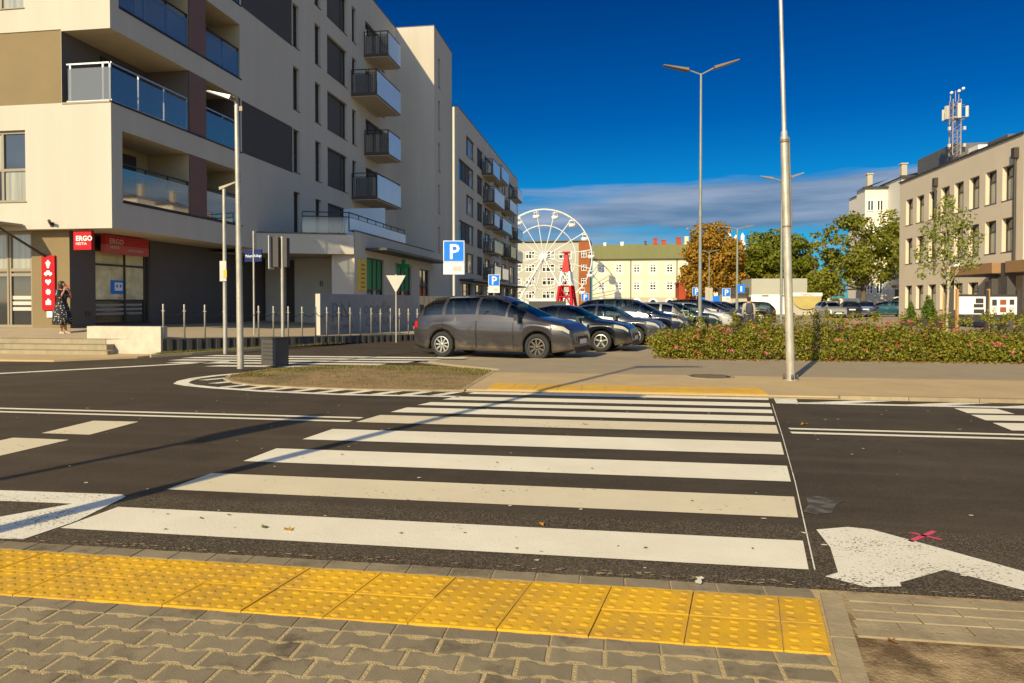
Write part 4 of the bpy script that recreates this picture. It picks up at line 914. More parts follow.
# rose hedge -------------------------------------------------------------
hedge = thing('rose_hedge', 'long low hedge of pink flowering roses beyond the grey path', 'hedge', (0, 18, 0))
q = random.Random(5); cl = []
x = 1.25
while x < 17:
    for y, hh in ((18.28, .16), (18.45, .24), (18.35, .42), (18.75, .55), (19.2, .6), (19.7, .55)):
        h = hh+.0+.1*math.sin(x*1.7)*math.sin(x*.63+1)+q.uniform(-.16, .2)*(1.3 if q.random() < .3 else .7); edge = min(1, (x-1.0)/1.1)
        if 3.6 < x < 5.4: h += .08
        if 8.0 < x < 10: h -= .06
        cl.append((x+q.uniform(-.15, .15), y+q.uniform(-.1, .1)+(1-edge)*.2, h*(.5+.5*edge), .31*q.uniform(.65, 1.25), .95))
    x += .26
v = leaves([(a, b_-18, c, r, s) for a, b_, c, r, s in cl], 70000, .036, bias=.35, seed=5)
# a few shoots that stick up
v2 = leaves([(q.uniform(1.6, 16), q.uniform(.3, 1.7), q.uniform(.92, 1.2), .12, 1.3) for k in range(120)], 3800, .036, bias=.2, seed=6)
v = np.vstack([v, v2]); v[:, 2] = np.maximum(v[:, 2], .02)
leaf_obj('foliage', v, L_rose, hedge)
M['petal'] = leaf_mat('rose_petals', [(.55, .13, .12), (.66, .25, .2), (.5, .08, .09), (.7, .34, .24)], .3)
b = MB(); hv = []
for k in range(260):
    c = q.choice(cl); a = q.uniform(0, 6.28); e = q.uniform(.05, 1.2)
    px, py, pz_ = c[0]+c[3]*math.cos(a)*math.cos(e), c[1]-18-abs(c[3]*math.sin(a)*math.cos(e)), c[2]+c[3]*math.sin(e)*1.02
    hv.append((px, py, pz_, q.uniform(.025, .07), .8))
bl = leaf_obj('blossoms', leaves(hv, 7500, .022, bias=.3, seed=9), M['petal'], hedge); bl['kind'] = 'stuff'
b = MB(); b.prism([(1.0, 18.0), (30, 18.0), (30, 20.3), (1.6, 20.3)], -.02, .034); structure(b.build('flower_bed', M['soil']))
def litter(n, x0, x1, y0, y1):
    vs = []
    for k in range(n): vs.append((rnd.uniform(x0, x1), y0+(y1-y0)*rnd.random()**2, .04, .02, .3))
    return leaves(vs, n*2, .03, seed=11)
tag(leaf_obj('dry_leaves', litter(420, 1.2, 16, 18.02, 17.75), M['leafb']), 'dry reddish leaf litter along the foot of the rose hedge', 'leaf litter', kind='stuff')

# ---------------------------------------------------------------- fun fair, old town buildings
M['cream'] = mat('cream_render', (.66, .595, .42), .9, .04, .4); M['cream2'] = mat('pale_cream', (.66, .62, .54), .9, .04)
M['beige2'] = mat('sandy_render', (.38, .37, .31), .9, .05, .3); M['brick'] = mat('orange_brick', (.28, .085, .025), .9, .1, .6); M['brickred'] = mat('red_brick', (.36, .06, .02), .9, .1, .6)
M['roofgreen'] = mat('green_metal_roof', (.2, .195, .075), .7, .08, .25, stretch=(3, .3, .3)); M['stone'] = mat('grey_stone', (.42, .38, .3), .9, .08, .5)
FB = lambda y: Fr((0, y), (1, 0), (0, -1))
bg = thing('apartment_building', 'sandy four storey block behind the white ferris wheel', 'building', (-25, 188, 0))
f = FB(188); ops = []
xs = [-33.5+k*4.6 for k in range(5)]
for z in (3.0, 6.7, 10.4, 14.): ops += [(x, x+(3.5 if k != 2 else 2.6), z-1.05, z+1.05, .15) for k, x in enumerate(xs)]
facade('wall', f, -38, -9.6, 0, 17.4, ops, M['beige2'], bg)
for o_ in ops: window(f, *o_[:4], .12, bg, (.33, .66), (.6,), 'white', w=.16, panemats=['pane', 'curtain', 'pane', 'pane', 'curtain'], sill=False)
facade('brick_bay', FB(187.6), -9.6, -6.5, 0, 17.6, [(-8.9, -7.5, z-.8, z+.8, .15) for z in (3., 6.7, 10.4, 14.)], M['brick'], bg)
for z in (3., 6.7, 10.4, 14.): window(FB(187.6), -8.9, -7.5, z-.8, z+.8, .1, bg, (.5,), (.6,), 'white', w=.14, sill=False)
b = MB(); b.box(-38, -6.4, 187.4, 200, 17.62, 17.9); b.build('roof', M['roof'], bg)
b = MB(); quad(b, [(-6.5, 187.6, 0), (-6.5, 199, 0), (-6.5, 199, 17.6), (-6.5, 187.6, 17.6)], (1, 0, 0)); b.build('wall', M['beige2'], bg); into(bg)
ch = thing('town_house', 'long cream yellow building with green metal roof and small red chimneys', 'building', (0, 165, 0))
f = FB(165); xs = [-2.97, 1.08, 5.3, 9.1, 12.97, 17, 21]; ops = []
for x in xs: ops += [(x-.75, x+.75, 8.1, 10.1, .15), (x-.75, x+.75, 3.9, 5.9, .15)]
facade('wall', f, -5.1, 24, 2.2, 11.3, ops, M['cream'], ch)
for x in xs:
    for z in (8.1, 3.9):
        window(f, x-.75, x+.75, z, z+2, .1, ch, (.5,), (.33, .66), 'white', w=.16, sill=False, panemats=['pane', 'pane', 'curtain'] if x > 4 else ['curtain', 'pane'])
        b = MB()
        for a, c in ((x-1.1, x-.76), (x+.76, x+1.1)): fbox(b, f, a, c, .003, .05, z-.7, z+2.3)
        fbox(b, f, x-.755, x+.755, .003, .05, z-.7, z-.02); fbox(b, f, x-.755, x+.755, .003, .05, z+2.02, z+2.3); b.build('window_surround', M['cream2'], ch)
b = MB(); fbox(b, f, -5.1, 24, -.3, .12, 0, 2.2); b.build('stone_base', M['stone'], ch)
for x in xs:
    b = MB(); b.face([f.P(x+1.1*math.cos(k*math.pi/8), .125, .9+1.15*math.sin(k*math.pi/8)) for k in range(9)]+[f.P(x-1.1, .125, .1), f.P(x+1.1, .125, .1)]); b.face([f.P(x+.7*math.cos(k*math.pi/8), .13, .85+.8*math.sin(k*math.pi/8)) for k in range(9)]+[f.P(x-.7, .13, .1), f.P(x+.7, .13, .1)], 1); b.build('arched_window', [M['white'], M['pane']], ch)
b = MB(); b.face([f.P(-5.3, .5, 11.35), f.P(24.2, .5, 11.35), f.P(24.2, -6.5, 15.3), f.P(-5.3, -6.5, 15.3)]); b.face([f.P(-5.3, -13, 11.3), f.P(24.2, -13, 11.3), f.P(24.2, -6.5, 15.3), f.P(-5.3, -6.5, 15.3)][::-1])
for x in (-5.1, 24): b.face([f.P(x, 0, 11.3), f.P(x, -6.5, 15.2), f.P(x, -13, 11.3), f.P(x, -13, 0), f.P(x, 0, 0)], 1)
fbox(b, f, -5.3, 24.2, .02, .5, 11.15, 11.34, 2); b.build('roof', [M['roofgreen'], M['cream'], M['frame']], ch)
for x in (3.9, 14.6):
    b = MB(); b.tube([f.P(x, .14, 11.1), f.P(x, .14, 0)], .09, 5); b.build('drainpipe', M['frame'], ch)
for x, w_, h, m in ((7.6, .4, .7, 'frame'), (10, .9, 1.4, 'brickred'), (12., .9, .95, 'brickred'), (15.6, 1.1, 1.5, 'brickred'), (17.4, .9, 1.7, 'cream'), (-2.3, .6, .4, 'white'), (1.9, .7, .55, 'white')):
    b = MB(); b.box(x-w_/2, x+w_/2, 171, 172, 14.4, 15.2+h); b.box(x-w_/2-.1, x+w_/2+.1, 170.9, 172.1, 15.2+h, 15.35+h); b.build('chimney', M[m], ch)
into(ch)
rb = thing('brick_house', 'small red brick gable house half hidden behind the orange tree', 'house', (14, 119, 0))
b = MB(); b.prism([(10.9, 119), (16, 119), (16, 126), (10.9, 126)], .9, 4.6); b.face([(10.7, 118.95, 4.4), (13.6, 118.95, 7.2), (16.2, 118.95, 4.4)]); b.build('gable_wall', M['brickred'], rb)
b = MB(); b.face([(10.5, 118.8, 4.3), (13.6, 118.8, 7.4), (13.6, 126, 7.4), (10.5, 126, 4.3)]); b.face([(16.4, 118.8, 4.3), (13.6, 118.8, 7.4), (13.6, 126, 7.4), (16.4, 126, 4.3)]); b.build('roof', M['roof'], rb)
b = MB(); b.box(11.9, 12.3, 118.9, 118.99, 3.2, 4.2); b.build('window', M['white'], rb)
b = MB(); b.box(10.4, 17, 118.4, 118.7, 0, 1.5); b.box(9.9, 10.5, 118.3, 118.8, 0, 1.9); b.build('garden_wall', M['stone'], rb); into(rb)
# ferris wheel
fw = thing('ferris_wheel', 'large white ferris wheel with small open gondolas above the parked cars', 'ferris wheel', (-15.3, 149.4, 0), R(4))
M['wheelw'] = mat('white_steel', (.74, .73, .69), .45, .04); HZ = 10.9; RR = 10.5
def circ(r, y, n=64): return [(r*math.sin(k*2*math.pi/n), y, HZ+r*math.cos(k*2*math.pi/n)) for k in range(n+1)]
b = MB(); b.tube(circ(RR, -.55), .11, 6, cap=False); b.tube(circ(RR, .55), .11, 6, cap=False); b.tube(circ(7., -.4), .07, 5, cap=False); b.tube(circ(7., .4), .07, 5, cap=False)
for k in range(32):
    a = k*math.pi/16; b.tube([(RR*math.sin(a), -.55, HZ+RR*math.cos(a)), (RR*math.sin(a), .55, HZ+RR*math.cos(a))], .06, 4)
b.build('rim', M['wheelw'], fw)
b = MB(); b.lathe([(0, -1.1), (.8, -1.1), (.95, -.8), (.95, .8), (.8, 1.1), (0, 1.1)], 16, axis='y', c=(0, 0, HZ)); b.build('hub', M['wheelw'], fw)
for k in range(16):
    a = k*math.pi/8+.24; d_ = (math.sin(a), math.cos(a)); b = MB()
    for y in (-.5, .5): b.tube([(.9*d_[0], y*1.5, HZ+.9*d_[1]), (RR*d_[0], y, HZ+RR*d_[1])], .075, 5)
    b.build('spoke', M['wheelw'], fw)
    b = MB(); gx, gz = (RR-.0)*d_[0], HZ+(RR-.0)*d_[1]
    b.lathe([(.25, -1.95), (.75, -1.8), (.85, -1.35), (.8, -1.2), (.7, -1.25), (.2, -1.7)], 10); b.lathe([(0, -.35), (.75, -.5), (.8, -.6), (.0, -.55)], 10)
    for t_ in range(4): b.tube([(.7*math.cos(t_*1.57+.8), .7*math.sin(t_*1.57+.8), -1.25), (.65*math.cos(t_*1.57+.8), .65*math.sin(t_*1.57+.8), -.55)], .05, 4)
    b.tube([(0, -.75, 0), (0, .75, 0)], .07, 5); b.tube([(0, 0, 0), (0, 0, -.45)], .07, 4); b.build('gondola', M['wheelw'], fw, (gx, 0, gz))
for y in (-1.6, 1.6):
    for sx in (-1, 1):
        b = MB(); b.tube([(0, y*.8, HZ), (sx*6.2, y*1.4, 0)], .17, 6)
        b.tube([(sx*2.6, y*1.05, HZ*.58), (sx*1.4, y, HZ*.35), (sx*4.6, y*1.2, HZ*.26)], .08, 4); b.build('support_leg', M['wheelw'], fw)
b = MB(); b.box(-7, 7, -3, 3, 0, .8); b.box(-3, 3, -3.4, -3, .8, 1.8); b.build('platform', M['wheelw'], fw)
rt = thing('ride_tower', 'red and white pyramid shaped fairground ride tower beside the ferris wheel', 'fairground ride', (-9.6, 139, 0))
b = MB(); r4 = lambda r, z: [(r*math.cos(k*1.5708+.6), r*math.sin(k*1.5708+.6), z) for k in range(4)]
lo, hi = r4(1.15, 7.3), r4(.42, 11); b.raw(lo+hi, [(k, (k+1) % 4, 4+(k+1) % 4, 4+k) for k in range(4)]+[(4, 5, 6, 7)]); b.box(-.75, .75, -.75, .75, 11, 11.4); b.build('tower_top', M['red'], rt)
b = MB()
for k in range(4):
    p, m_, g_ = r4(1.15, 7.3)[k], r4(1.55, 4.4)[k], r4(2.3, 0)[k]; b.tube([p, m_], .24, 5, 1); b.tube([m_, g_], .34, 5, 0)
    p2 = r4(1.15, 7.3)[(k+1) % 4]; m2 = r4(1.55, 4.4)[(k+1) % 4]; b.tube([p, m2], .1, 4, 1); b.tube([p2, m_], .1, 4, 1); b.tube([m_, m2], .16, 4, 0); b.tube([m_, r4(2.3, 0)[(k+1) % 4]], .14, 4, 0); b.tube([r4(1.93, 2.2)[k], r4(1.93, 2.2)[(k+1) % 4]], .2, 4, 0)
b.build('tower_legs', [M['red'], M['white']], rt)
b = MB(); b.box(-5.2, 1.5, 110, 110.3, 0, 1.35); tag(b.build('fence', M['darkwall'], None, (-10, 12, 0)), 'low dark fence in front of the fairground rides', 'fence')

# low buildings, boards and tents across the car park
gh = thing('garage_building', 'flat roofed garage with tan top and long white lower wall behind the walker', 'building', (17, 78, 0))
f = Fr((0, 78), (1, 0), (0, -1))
b = MB(); b.box(14.9, 20.7, 78, 84, 0, 2.15); b.build('white_wall', M['white'], gh)
b = MB(); b.box(14.9, 20.7, 78.02, 84, 2.152, 3.9); b.build('upper_wall', M['beige2'], gh)
b = MB(); b.box(16, 16.7, 77.97, 77.999, 1.95, 2.08); b.box(18, 18.7, 77.97, 77.999, 1.95, 2.08); b.build('vent_grille', M['frame'], gh)
b = MB(); b.box(12.4, 14.85, 80, 84, 0, 2.7); b.build('side_wall', M['stone'], gh)
b = MB(); b.box(12.2, 14.85, 79.3, 84, 2.71, 2.95); b.box(11.6, 14.85, 79.2, 79.29, 2.2, 2.7); b.build('awning', M['frame'], gh); into(gh)
t = thing('mural_board', 'big half round yellow board with red lettering along its top', 'board', (19.6, 73.6, 0))
b = MB(); pts = [(18.1, 1.95), (20.95, 1.95)]+[(19.5+1.45*math.cos(k*math.pi/12), 1.9+1.3*math.sin(-k*math.pi/12)) for k in range(1, 12)]
n = len(pts); vs = [(x, 73.6, z) for x, z in pts]+[(x, 73.75, z) for x, z in pts]
b.raw(vs, [tuple(range(n)), tuple(range(2*n-1, n-1, -1))]+[(i, n+i, n+(i+1) % n, (i+1) % n) for i in range(n)]); b.build('board', mat('ochre_board', (.42, .34, .12), .8, .12, 1.5), t)
b = MB(); b.box(18.05, 21, 73.58, 73.77, 1.951, 2.3); b.build('top_rail', M['white'], t)
lettering('TRENDY', .34, Fr((0, 73.575), (1, 0), (0, -1)), 18.9, .01, 1.99, 'red', t)
b = MB(); b.box(18.2, 20.9, 73.8, 74.1, 0, 1.2); b.build('base_wall', M['stone'], t); into(t)
t = thing('hoarding', 'blank white hoarding panel behind the dark hatchback', 'hoarding', (27, 84.9, 0))
b = MB(); b.box(26.2, 28.4, 84.9, 85.1, 0, 1.75); b.build('panel', M['white'], t); b = MB(); b.box(25.1, 26.15, 84.9, 85.1, 0, 1.7); b.build('grey_panel', M['stone'], t); into(t)
t = thing('gatepost', 'short white post with a round sign beside the silver car', 'post', (22.8, 73, 0))
b = MB(); b.box(-.12, .12, -.12, .12, 0, 1.35); b.build('post', M['white'], t); b = MB(); b.lathe([(0, 0), (.28, 0), (.28, .05), (0, .05)], 14, axis='y', c=(.45, 0, .95)); b.build('sign_disc', M['stone'], t)
t = thing('fair_tent', 'bright blue tarpaulin tent beyond the parked cars', 'tent', (13.2, 99, 0))
b = MB(); b.prism([(-2.6, 0), (2.6, 0), (2.6, 3), (-2.6, 3)], 0, .8); n0 = [(-2.6, 0, .8), (-.9, 0, 1.9), (1.8, 0, 2.2), (2.6, 0, .8)]; b.raw(n0+[(x, 3, z) for x, _, z in n0], [(0, 1, 2, 3), (7, 6, 5, 4), (0, 4, 5, 1), (1, 5, 6, 2), (2, 6, 7, 3)]); b.build('cover', M['blue'], t)
b = MB(); b.box(-1.1, 3.8, -.6, -.5, .0, .95); b.build('white_skirt', M['white'], t)
hs = thing('town_house', 'tall cream house with dark eaves behind the loose green tree', 'house', (30, 90, 0))
f = Fr((0, 90), (1, 0), (0, -1))
b = MB(); b.box(30.6, 33.2, 90, 93, 0, 15.4); b.build('wall', M['cream2'], hs); b = MB(); b.box(33.21, 40, 86, 104, 0, 15.9); b.build('wall', M['cream2'], hs)
b = MB(); b.face([(30.3, 89.7, 15.4), (33.2, 89.7, 16.4), (33.2, 93.3, 16.4), (30.3, 93.3, 15.4)]); b.face([(33.0, 85.7, 15.95), (40, 85.7, 17.6), (40, 104, 17.6), (33.0, 104, 15.95)]); b.box(30.3, 33.2, 89.68, 89.9, 15.3, 15.5); b.box(33, 40, 85.68, 85.9, 15.8, 16.1); b.build('roof', M['frame'], hs)
for x, y, z in ((31.5, 91, 15.6), (34.3, 88, 16.2)):
    b = MB(); b.box(x-.3, x+.3, y, y+.6, z, z+1.6); b.box(x-.4, x+.4, y-.1, y+.7, z+1.6, z+1.75); b.build('chimney', M['stone'], hs)
for x in (31.2, 32.3): 
    for z in (3, 6.5, 10, 13.2): window(f, x-.4, x+.4, z-.7, z+.7, -.06, hs, (.5,), (), 'white', w=.12, sill=False)
for z in (4., 7.5, 11, 14.3): window(Fr((0, 86), (1, 0), (0, -1)), 33.6, 34.3, z-.5, z+.5, -.06, hs, (), (), 'white', w=.12, sill=False)
b = MB(); b.box(32.2, 34.6, 84.6, 85.95, 3.0, 3.3); b.build('door_canopy', M['timber'], hs); b = MB(); b.box(32.6, 34.4, 85.9, 85.99, .1, 2.8); b.build('door', M['frame'], hs); into(hs)
t = thing('church_tower', 'pale church roof with small white spires between the two big trees', 'church', (28., 170, -2.2))
b = MB(); b.box(-2.6, 3, 0, 8, 0, 17.5); b.raw([(-2.6, 0, 17.5), (3, 0, 17.5), (3, 8, 17.5), (-2.6, 8, 17.5), (-1.6, 4, 19.2), (2.2, 4, 17.8)], [(0, 1, 5, 4), (2, 3, 4, 5), (3, 0, 4), (1, 2, 5)]); b.build('tower', M['cream2'], t)
for x, h in ((-2.2, 4.2), (-.7, 2.8), (.9, 2.), (2.4, 2.4)):
    b = MB(); b.box(x-.35, x+.35, .1, .8, 17.5, 17.5+h*.6); b.raw([(x-.45, 0, 17.5+h*.6), (x+.45, 0, 17.5+h*.6), (x+.45, .9, 17.5+h*.6), (x-.45, .9, 17.5+h*.6), (x, .45, 17.5+h)], [(0, 1, 4), (1, 2, 4), (2, 3, 4), (3, 0, 4)]); b.build('spire', M['white'], t)
t = thing('low_building', 'low pale flat roofed pavilion under the trees behind the mural board', 'building', (25.5, 110, 0))
b = MB(); b.box(-4, 7, 0, 6, 0, 4.2); b.build('wall', M['cream'], t); b = MB(); b.box(-4.3, 7.3, -.3, 6.3, 4.2, 4.6); b.build('roof', M['stone'], t)
# ---------------------------------------------------------------- lamps, signs, street furniture
def pole_mesh(b, h, r0, r1, lean=(0, 0), door=True):
    b.tube([(0, 0, 0), (lean[0]*.5, lean[1]*.5, h*.5), (lean[0], lean[1], h)], [r0, (r0+r1)/2, r1], 12)
def luminaire(x0, z0, x1, z1, w, y=0.):
    """flat LED head running from (x0,z0) to (x1,z1)"""
    b = MB(); t = .045
    d = Vector((x1-x0, 0, z1-z0)).normalized(); n = Vector((-d.z, 0, d.x))*t
    if n.z < 0: n = -n
    p, q = Vector((x0, y, z0)), Vector((x1, y, z1)); wy = Vector((0, w, 0)); wq = wy*.65
    vs = [p-wy-n, q-wq-n*.5, q+wq-n*.5, p+wy-n, p-wy*.8+n, q-wq*.7+n*.3, q+wq*.7+n*.3, p+wy*.8+n]
    b.raw(vs, [(0, 3, 2, 1), (4, 5, 6, 7), (0, 1, 5, 4), (1, 2, 6, 5), (2, 3, 7, 6), (3, 0, 4, 7)]); return b
M['lamphead'] = mat('lamp_housing', (.2, .165, .12), .5, .08, metal=.3)
def double_lamp(label, loc, H, r0, r1, arm, head, rise, w, rz=0, group=None, pm='polegrey'):
    t = thing('street_lamp', label, 'street lamp', loc, rz, group); b = MB(); pole_mesh(b, H, r0, r1); b.build('pole', M[pm], t)
    for s in (-1, 1):
        k = .5 if s < 0 else 1
        b = MB(); b.tube([(0, 0, H-.03), (s*arm, 0, H+.06+rise*k*.35)], r1*.7, 6); b.build('arm', M[pm], t)
        luminaire(s*arm, H+.06+rise*k*.35, s*(arm+head), H+.1+rise*k, w).build('lamp_head', M['lamphead'], t)
    return t
double_lamp('tall grey street lamp with two flat heads high against the blue sky', (2.81, 23.27, 0), 9.0, .068, .036, .42, .82, .36, .13, R(8.5))
double_lamp('two armed street lamp with pale green pole in front of the round green tree', (7.75, 45.2, 0), 6.1, .1, .05, .45, .6, .12, .06, R(5))
double_lamp('thin two armed street lamp in front of the orange tree', (8.25, 61.9, 0), 5.75, .06, .045, .3, .6, .12, .06, R(5))
double_lamp('two armed street lamp just behind the tall leaning pole', (6.78, 29.35, 0), 6.45, .06, .04, .35, .5, .2, .05, R(0))
# the leaning pole right of the crossing
t = thing('steel_pole', 'tall leaning galvanised steel pole standing right of the crossing on the tan pavement', 'pole', (3.33, 13.62, .035))
lx = -.032*9.2
zt_ = lambda z: (lx*z/9.2, 0, z)
b = MB(); b.tube([zt_(0), zt_(2.5), zt_(4.62)], [.08, .076, .073], 16); b.tube([zt_(4.58), zt_(4.7), zt_(4.74), zt_(9.2)], [.06, .06, .042, .03], 14); b.lathe([(.0, 0), (.15, 0), (.15, .02), (.0, .02)], 14); b.build('pole', M['galv'], t)
b = MB(); b.tube([(lx*.3+.085, -.02, 2.85), (lx*.5+.08, -.02, 4.6)], .012, 6); b.lathe([(.076, 4.5), (.082, 4.505), (.082, 4.56), (.074, 4.565)], 16, c=(lx*4.5/9.2, 0, 0)); b.lathe([(.077, 2.9), (.081, 2.905), (.081, 2.93), (.077, 2.935)], 16, c=(lx*2.9/9.2, 0, 0)); b.build('clamp', M['lamphead'], t)
b = MB()
for a in (0, 1.57, 3.14, 4.71): b = MB(); b.lathe([(0, 0), (.022, 0), (.022, .09), (0, .1)], 6, c=(.12*math.cos(a), .12*math.sin(a), .02)); b.build('anchor_bolt', M['iron'], t)
# lamps by the island
t = thing('street_lamp', 'grey street lamp on the island corner with one flat head reaching left', 'street lamp', (-8.07, 13.86, .06))
b = MB(); b.tube([(0, 0, 0), (-.02, 0, 3), (-.05, 0, 5.86)], [.072, .06, .045], 12); b.build('pole', M['galv'], t)
luminaire(-.1, 5.86, -.66, 6.03, .12, -.08).build('lamp_head', M['steel'], t)
b = MB(); b.tube([(-.05, 0, 5.72), (-.02, -.04, 5.9), (-.1, -.08, 5.88)], .04, 6); b.box(.02, .09, -.02, .02, 5.6, 5.7); b.build('bracket', M['lamphead'], t)
t = thing('street_lamp', 'thinner grey lamp post with short angled head behind the island lamp', 'street lamp', (-11.1, 18.26, 0))
b = MB(); b.tube([(0, 0, 0), (0, 0, 4.78)], [.06, .05], 10); b.build('pole', M['galv'], t)
luminaire(-.12, 4.76, .5, 4.98, .07, 0).build('lamp_head', M['lamphead'], t)
b = MB(); b.box(-.1, .1, -.09, -.065, 2.1, 2.68); b.box(.02, .12, -.1, -.091, 2.2, 2.42, 1); b.build('info_plate', [M['signback'], M['yellow']], t)
t = thing('street_sign', 'thin post carrying a small dark blue street name plate in front of the dark facade', 'street sign', (-11.99, 21.46, .1))
b = MB(); b.tube([(0, 0, -.1), (0, 0, 3.78)], .032, 8); b.build('post', M['galv'], t)
b = MB(); b.box(-.4, .38, -.02, .02, 2.75, 3.15); o = b.build('name_plate', M['navy'], t, None, R(-18)); lettering('Maksym. Kolbego', .13, Fr((0, 0), (1, 0), (0, -1)), -.36, .022, 2.9, 'white', o, sx=.8)
t = thing('traffic_signal', 'dark traffic signal seen from behind on a grey post beside the grey cabinet', 'traffic signal', (-10.56, 20.67, 0))
b = MB(); b.tube([(0, 0, 0), (0, 0, 3.6)], .055, 8); b.build('post', M['galv'], t)
b = MB(); b.box(-.3, -.06, -.16, .1, 2.62, 3.58); b.box(.06, .2, -.1, .1, 2.62, 3.55); b.build('signal_housing', M['panel'], t)
b = MB(); b.box(-.325, -.3, -.3, .05, 2.55, 3.62); b.build('backboard', M['signback'], t)
t = thing('yield_sign', 'pale grey back of a triangular give way sign in front of the grey sign wall', 'traffic sign', (-7.89, 24.1, 0))
b = MB(); b.tube([(0, 0, 0), (0, 0, 2.5)], .03, 8); b.build('post', M['galv'], t)
b = MB(); tri = [(-.36, 2.46), (.36, 2.46), (0, 1.82)]; vs = [(x, -.035, z) for x, z in tri]+[(x, -.045, z) for x, z in tri]; b.raw(vs, [(0, 1, 2), (5, 4, 3), (0, 3, 4, 1), (1, 4, 5, 2), (2, 5, 3, 0)]); b.build('sign_plate', M['signback'], t, None, R(6))
def parking_sign(label, loc, s, ztop, plate=True, H=0, rz=R(8)):
    t = thing('parking_sign', label, 'parking sign', loc, rz, 'blue parking signs'); b = MB(); b.tube([(0, 0, 0), (0, 0, H or ztop)], .045 if H else .03, 8); b.build('post', M['signback'] if H else M['galv'], t)
    b = MB(); b.box(-s/2, s/2, -.06, -.035, ztop-s, ztop, 0); b.box(-s/2+.02, s/2-.02, -.064, -.0601, ztop-s+.02, ztop-.02, 1); o = b.build('sign_plate', [M['white'], M['blue']], t)
    lettering('P', s*1.0, Fr((0, -.065), (1, 0), (0, -1)), -s*.24, 0, ztop-s*.86, 'white', o, bold=s*.014)
    if plate:
        b = MB(); b.box(-s/2, s/2, -.06, -.035, ztop-s*1.6, ztop-s*1.03); o2 = b.build('info_plate', M['plate'], t)
        b = MB(); b.box(-.05*s, s*.36, -.0635, -.06, ztop-s*1.45, ztop-s*1.2); b.build('plate_symbol', M['signback'], o2)
    return t
parking_sign('large blue P sign with white plate above the roof of the dark people carrier', (-4.98, 20.99, 0), .66, 3.42, True, 7.6)
parking_sign('blue P sign with white plate above the windscreen of the dark people carrier', (-5.91, 33.49, 0), .56, 2.82)
parking_sign('small round cornered blue P sign in front of the ferris wheel base', (-2.32, 55.26, 0), .6, 2.1, False)
parking_sign('blue P sign with white plate in front of the blue tent', (8.43, 53.84, 0), .62, 2.45)
parking_sign('small blue P sign partly behind the tall double lamp pole', (5.95, 51.43, 0), .6, 2.5, False)
t = thing('information_sign', 'blue square sign on the pale green lamp pole behind the walker', 'traffic sign', (7.95, 44.9, 2.0))
b = MB(); b.box(-.22, .22, -.03, .03, 0, .55); b.build('sign_plate', M['blue'], t); b = MB(); b.box(-.05, .05, -.032, -.031, .1, .42); b.build('sign_symbol', M['white'], t)
t = thing('board_back', 'pair of grey sign backs on a post in front of the orange tree', 'traffic sign', (6.6, 49.52, 0))
b = MB(); b.tube([(0, 0, 0), (0, 0, 2.5)], .03, 6); b.build('post', M['galv'], t); b = MB(); b.box(-.27, -.02, -.05, -.03, 1.5, 2.45); b.box(.0, .24, -.05, -.03, 1.5, 2.42); b.build('sign_plate', M['stone'], t)
t = thing('utility_cabinet', 'dark brown utility cabinet on the grass of the traffic island', 'cabinet', (-7.86, 15.0, .05), R(-17))
b = MB(); b.box(-.22, .22, -.21, .21, 0, .6); b.build('cabinet_body', M['panel'], t); b = MB(); b.box(-.235, .235, -.225, .225, .6, .635); b.build('cabinet_lid', M['frame'], t)
b = MB()
for k in range(5): b.box(-.17, .17, -.216, -.211, .12+k*.09, .15+k*.09)
b.build('vent_slats', M['frame'], t)
# information boards
def info_board(label, x, y, w, h, zb, kind):
    t = thing('info_board', label, 'information board', (x, y, 0), R(8), 'information boards behind the roses')
    b = MB(); b.box(-w/2, w/2, -.03, .02, zb, zb+h); b.build('board', M['white'], t)
    b = MB(); b.box(-w/2-.02, w/2+.02, -.02, .03, zb+h+.002, zb+h+.08); b.box(-w/2-.02, w/2+.02, -.02, .03, zb-.1, zb-.002); b.box(w/2+.002, w/2+.1, -.05, .05, 0, 1.9); b.build('frame', M['frame'], t)
    b = MB(); b.box(-w/2-.09, -w/2-.022, -.04, .04, 0, 1.95); b.build('wooden_post', M['wood'], t)
    b = MB(); ph = [(.12, .42, .62, .9, 0), (.05, .42, .38, .58, 1), (.05, .45, .05, .28, 0)] if kind else [(-.44, -.26, .5, .85, 1), (-.14, .1, .55, .85, 0), (.22, .4, .55, .85, 1), (-.14, .1, .12, .42, 0), (-.42, -.26, .1, .45, 2), (.22, .4, .12, .42, 2)]
    for a, c, e, f, m_ in ph: b.box(a*w, c*w, -.033, -.031, zb+e*h, zb+f*h, m_)
    b.build('photographs', [M['roofgreen'] if 0 else M['brick'] if not kind else M['frame'], M['frame'], M['signback']], t)
info_board('white information board with small dark pictures on its right side', 12.42, 26.1, .92, .62, 1.06, 1)
info_board('white information board covered with six brownish photographs', 13.5, 26.25, .92, .62, 1.05, 0)
def planter(label, loc, s, h, hs):
    t = thing('planter', label, 'planter', loc); b = MB(); b.box(-s/2, s/2, -s/2, s/2, 0, h); b.build('box', M['frame'], t)
    return t
planter('square dark planter box against the office wall', (18.06, 45.17, 0), .68, .45, 1.)
pl = thing('potted_conifer', 'small cone shaped green conifer in the square dark planter', 'shrub', (18.06, 45.17, .45)); b = MB(); b.tube([(0, 0, -.1), (0, 0, .5)], .04, 5); b.build('stem', M['bark'], pl)
leaf_obj('foliage', leaves([(0, 0, .12+k*.16, .3-.042*k, 1) for k in range(7)], 900, .06, seed=2), L_dark, pl)
t = thing('planter', 'long dark slatted planter bench left of the birch tree', 'planter', (18.0, 41.6, 0)); b = MB()
for k in range(4): b.box(-.95, .95, -.3, .3, .04+k*.12, .14+k*.12)
b.box(-.9, .9, -.27, .27, 0, .5); b.build('box', M['frame'], t)
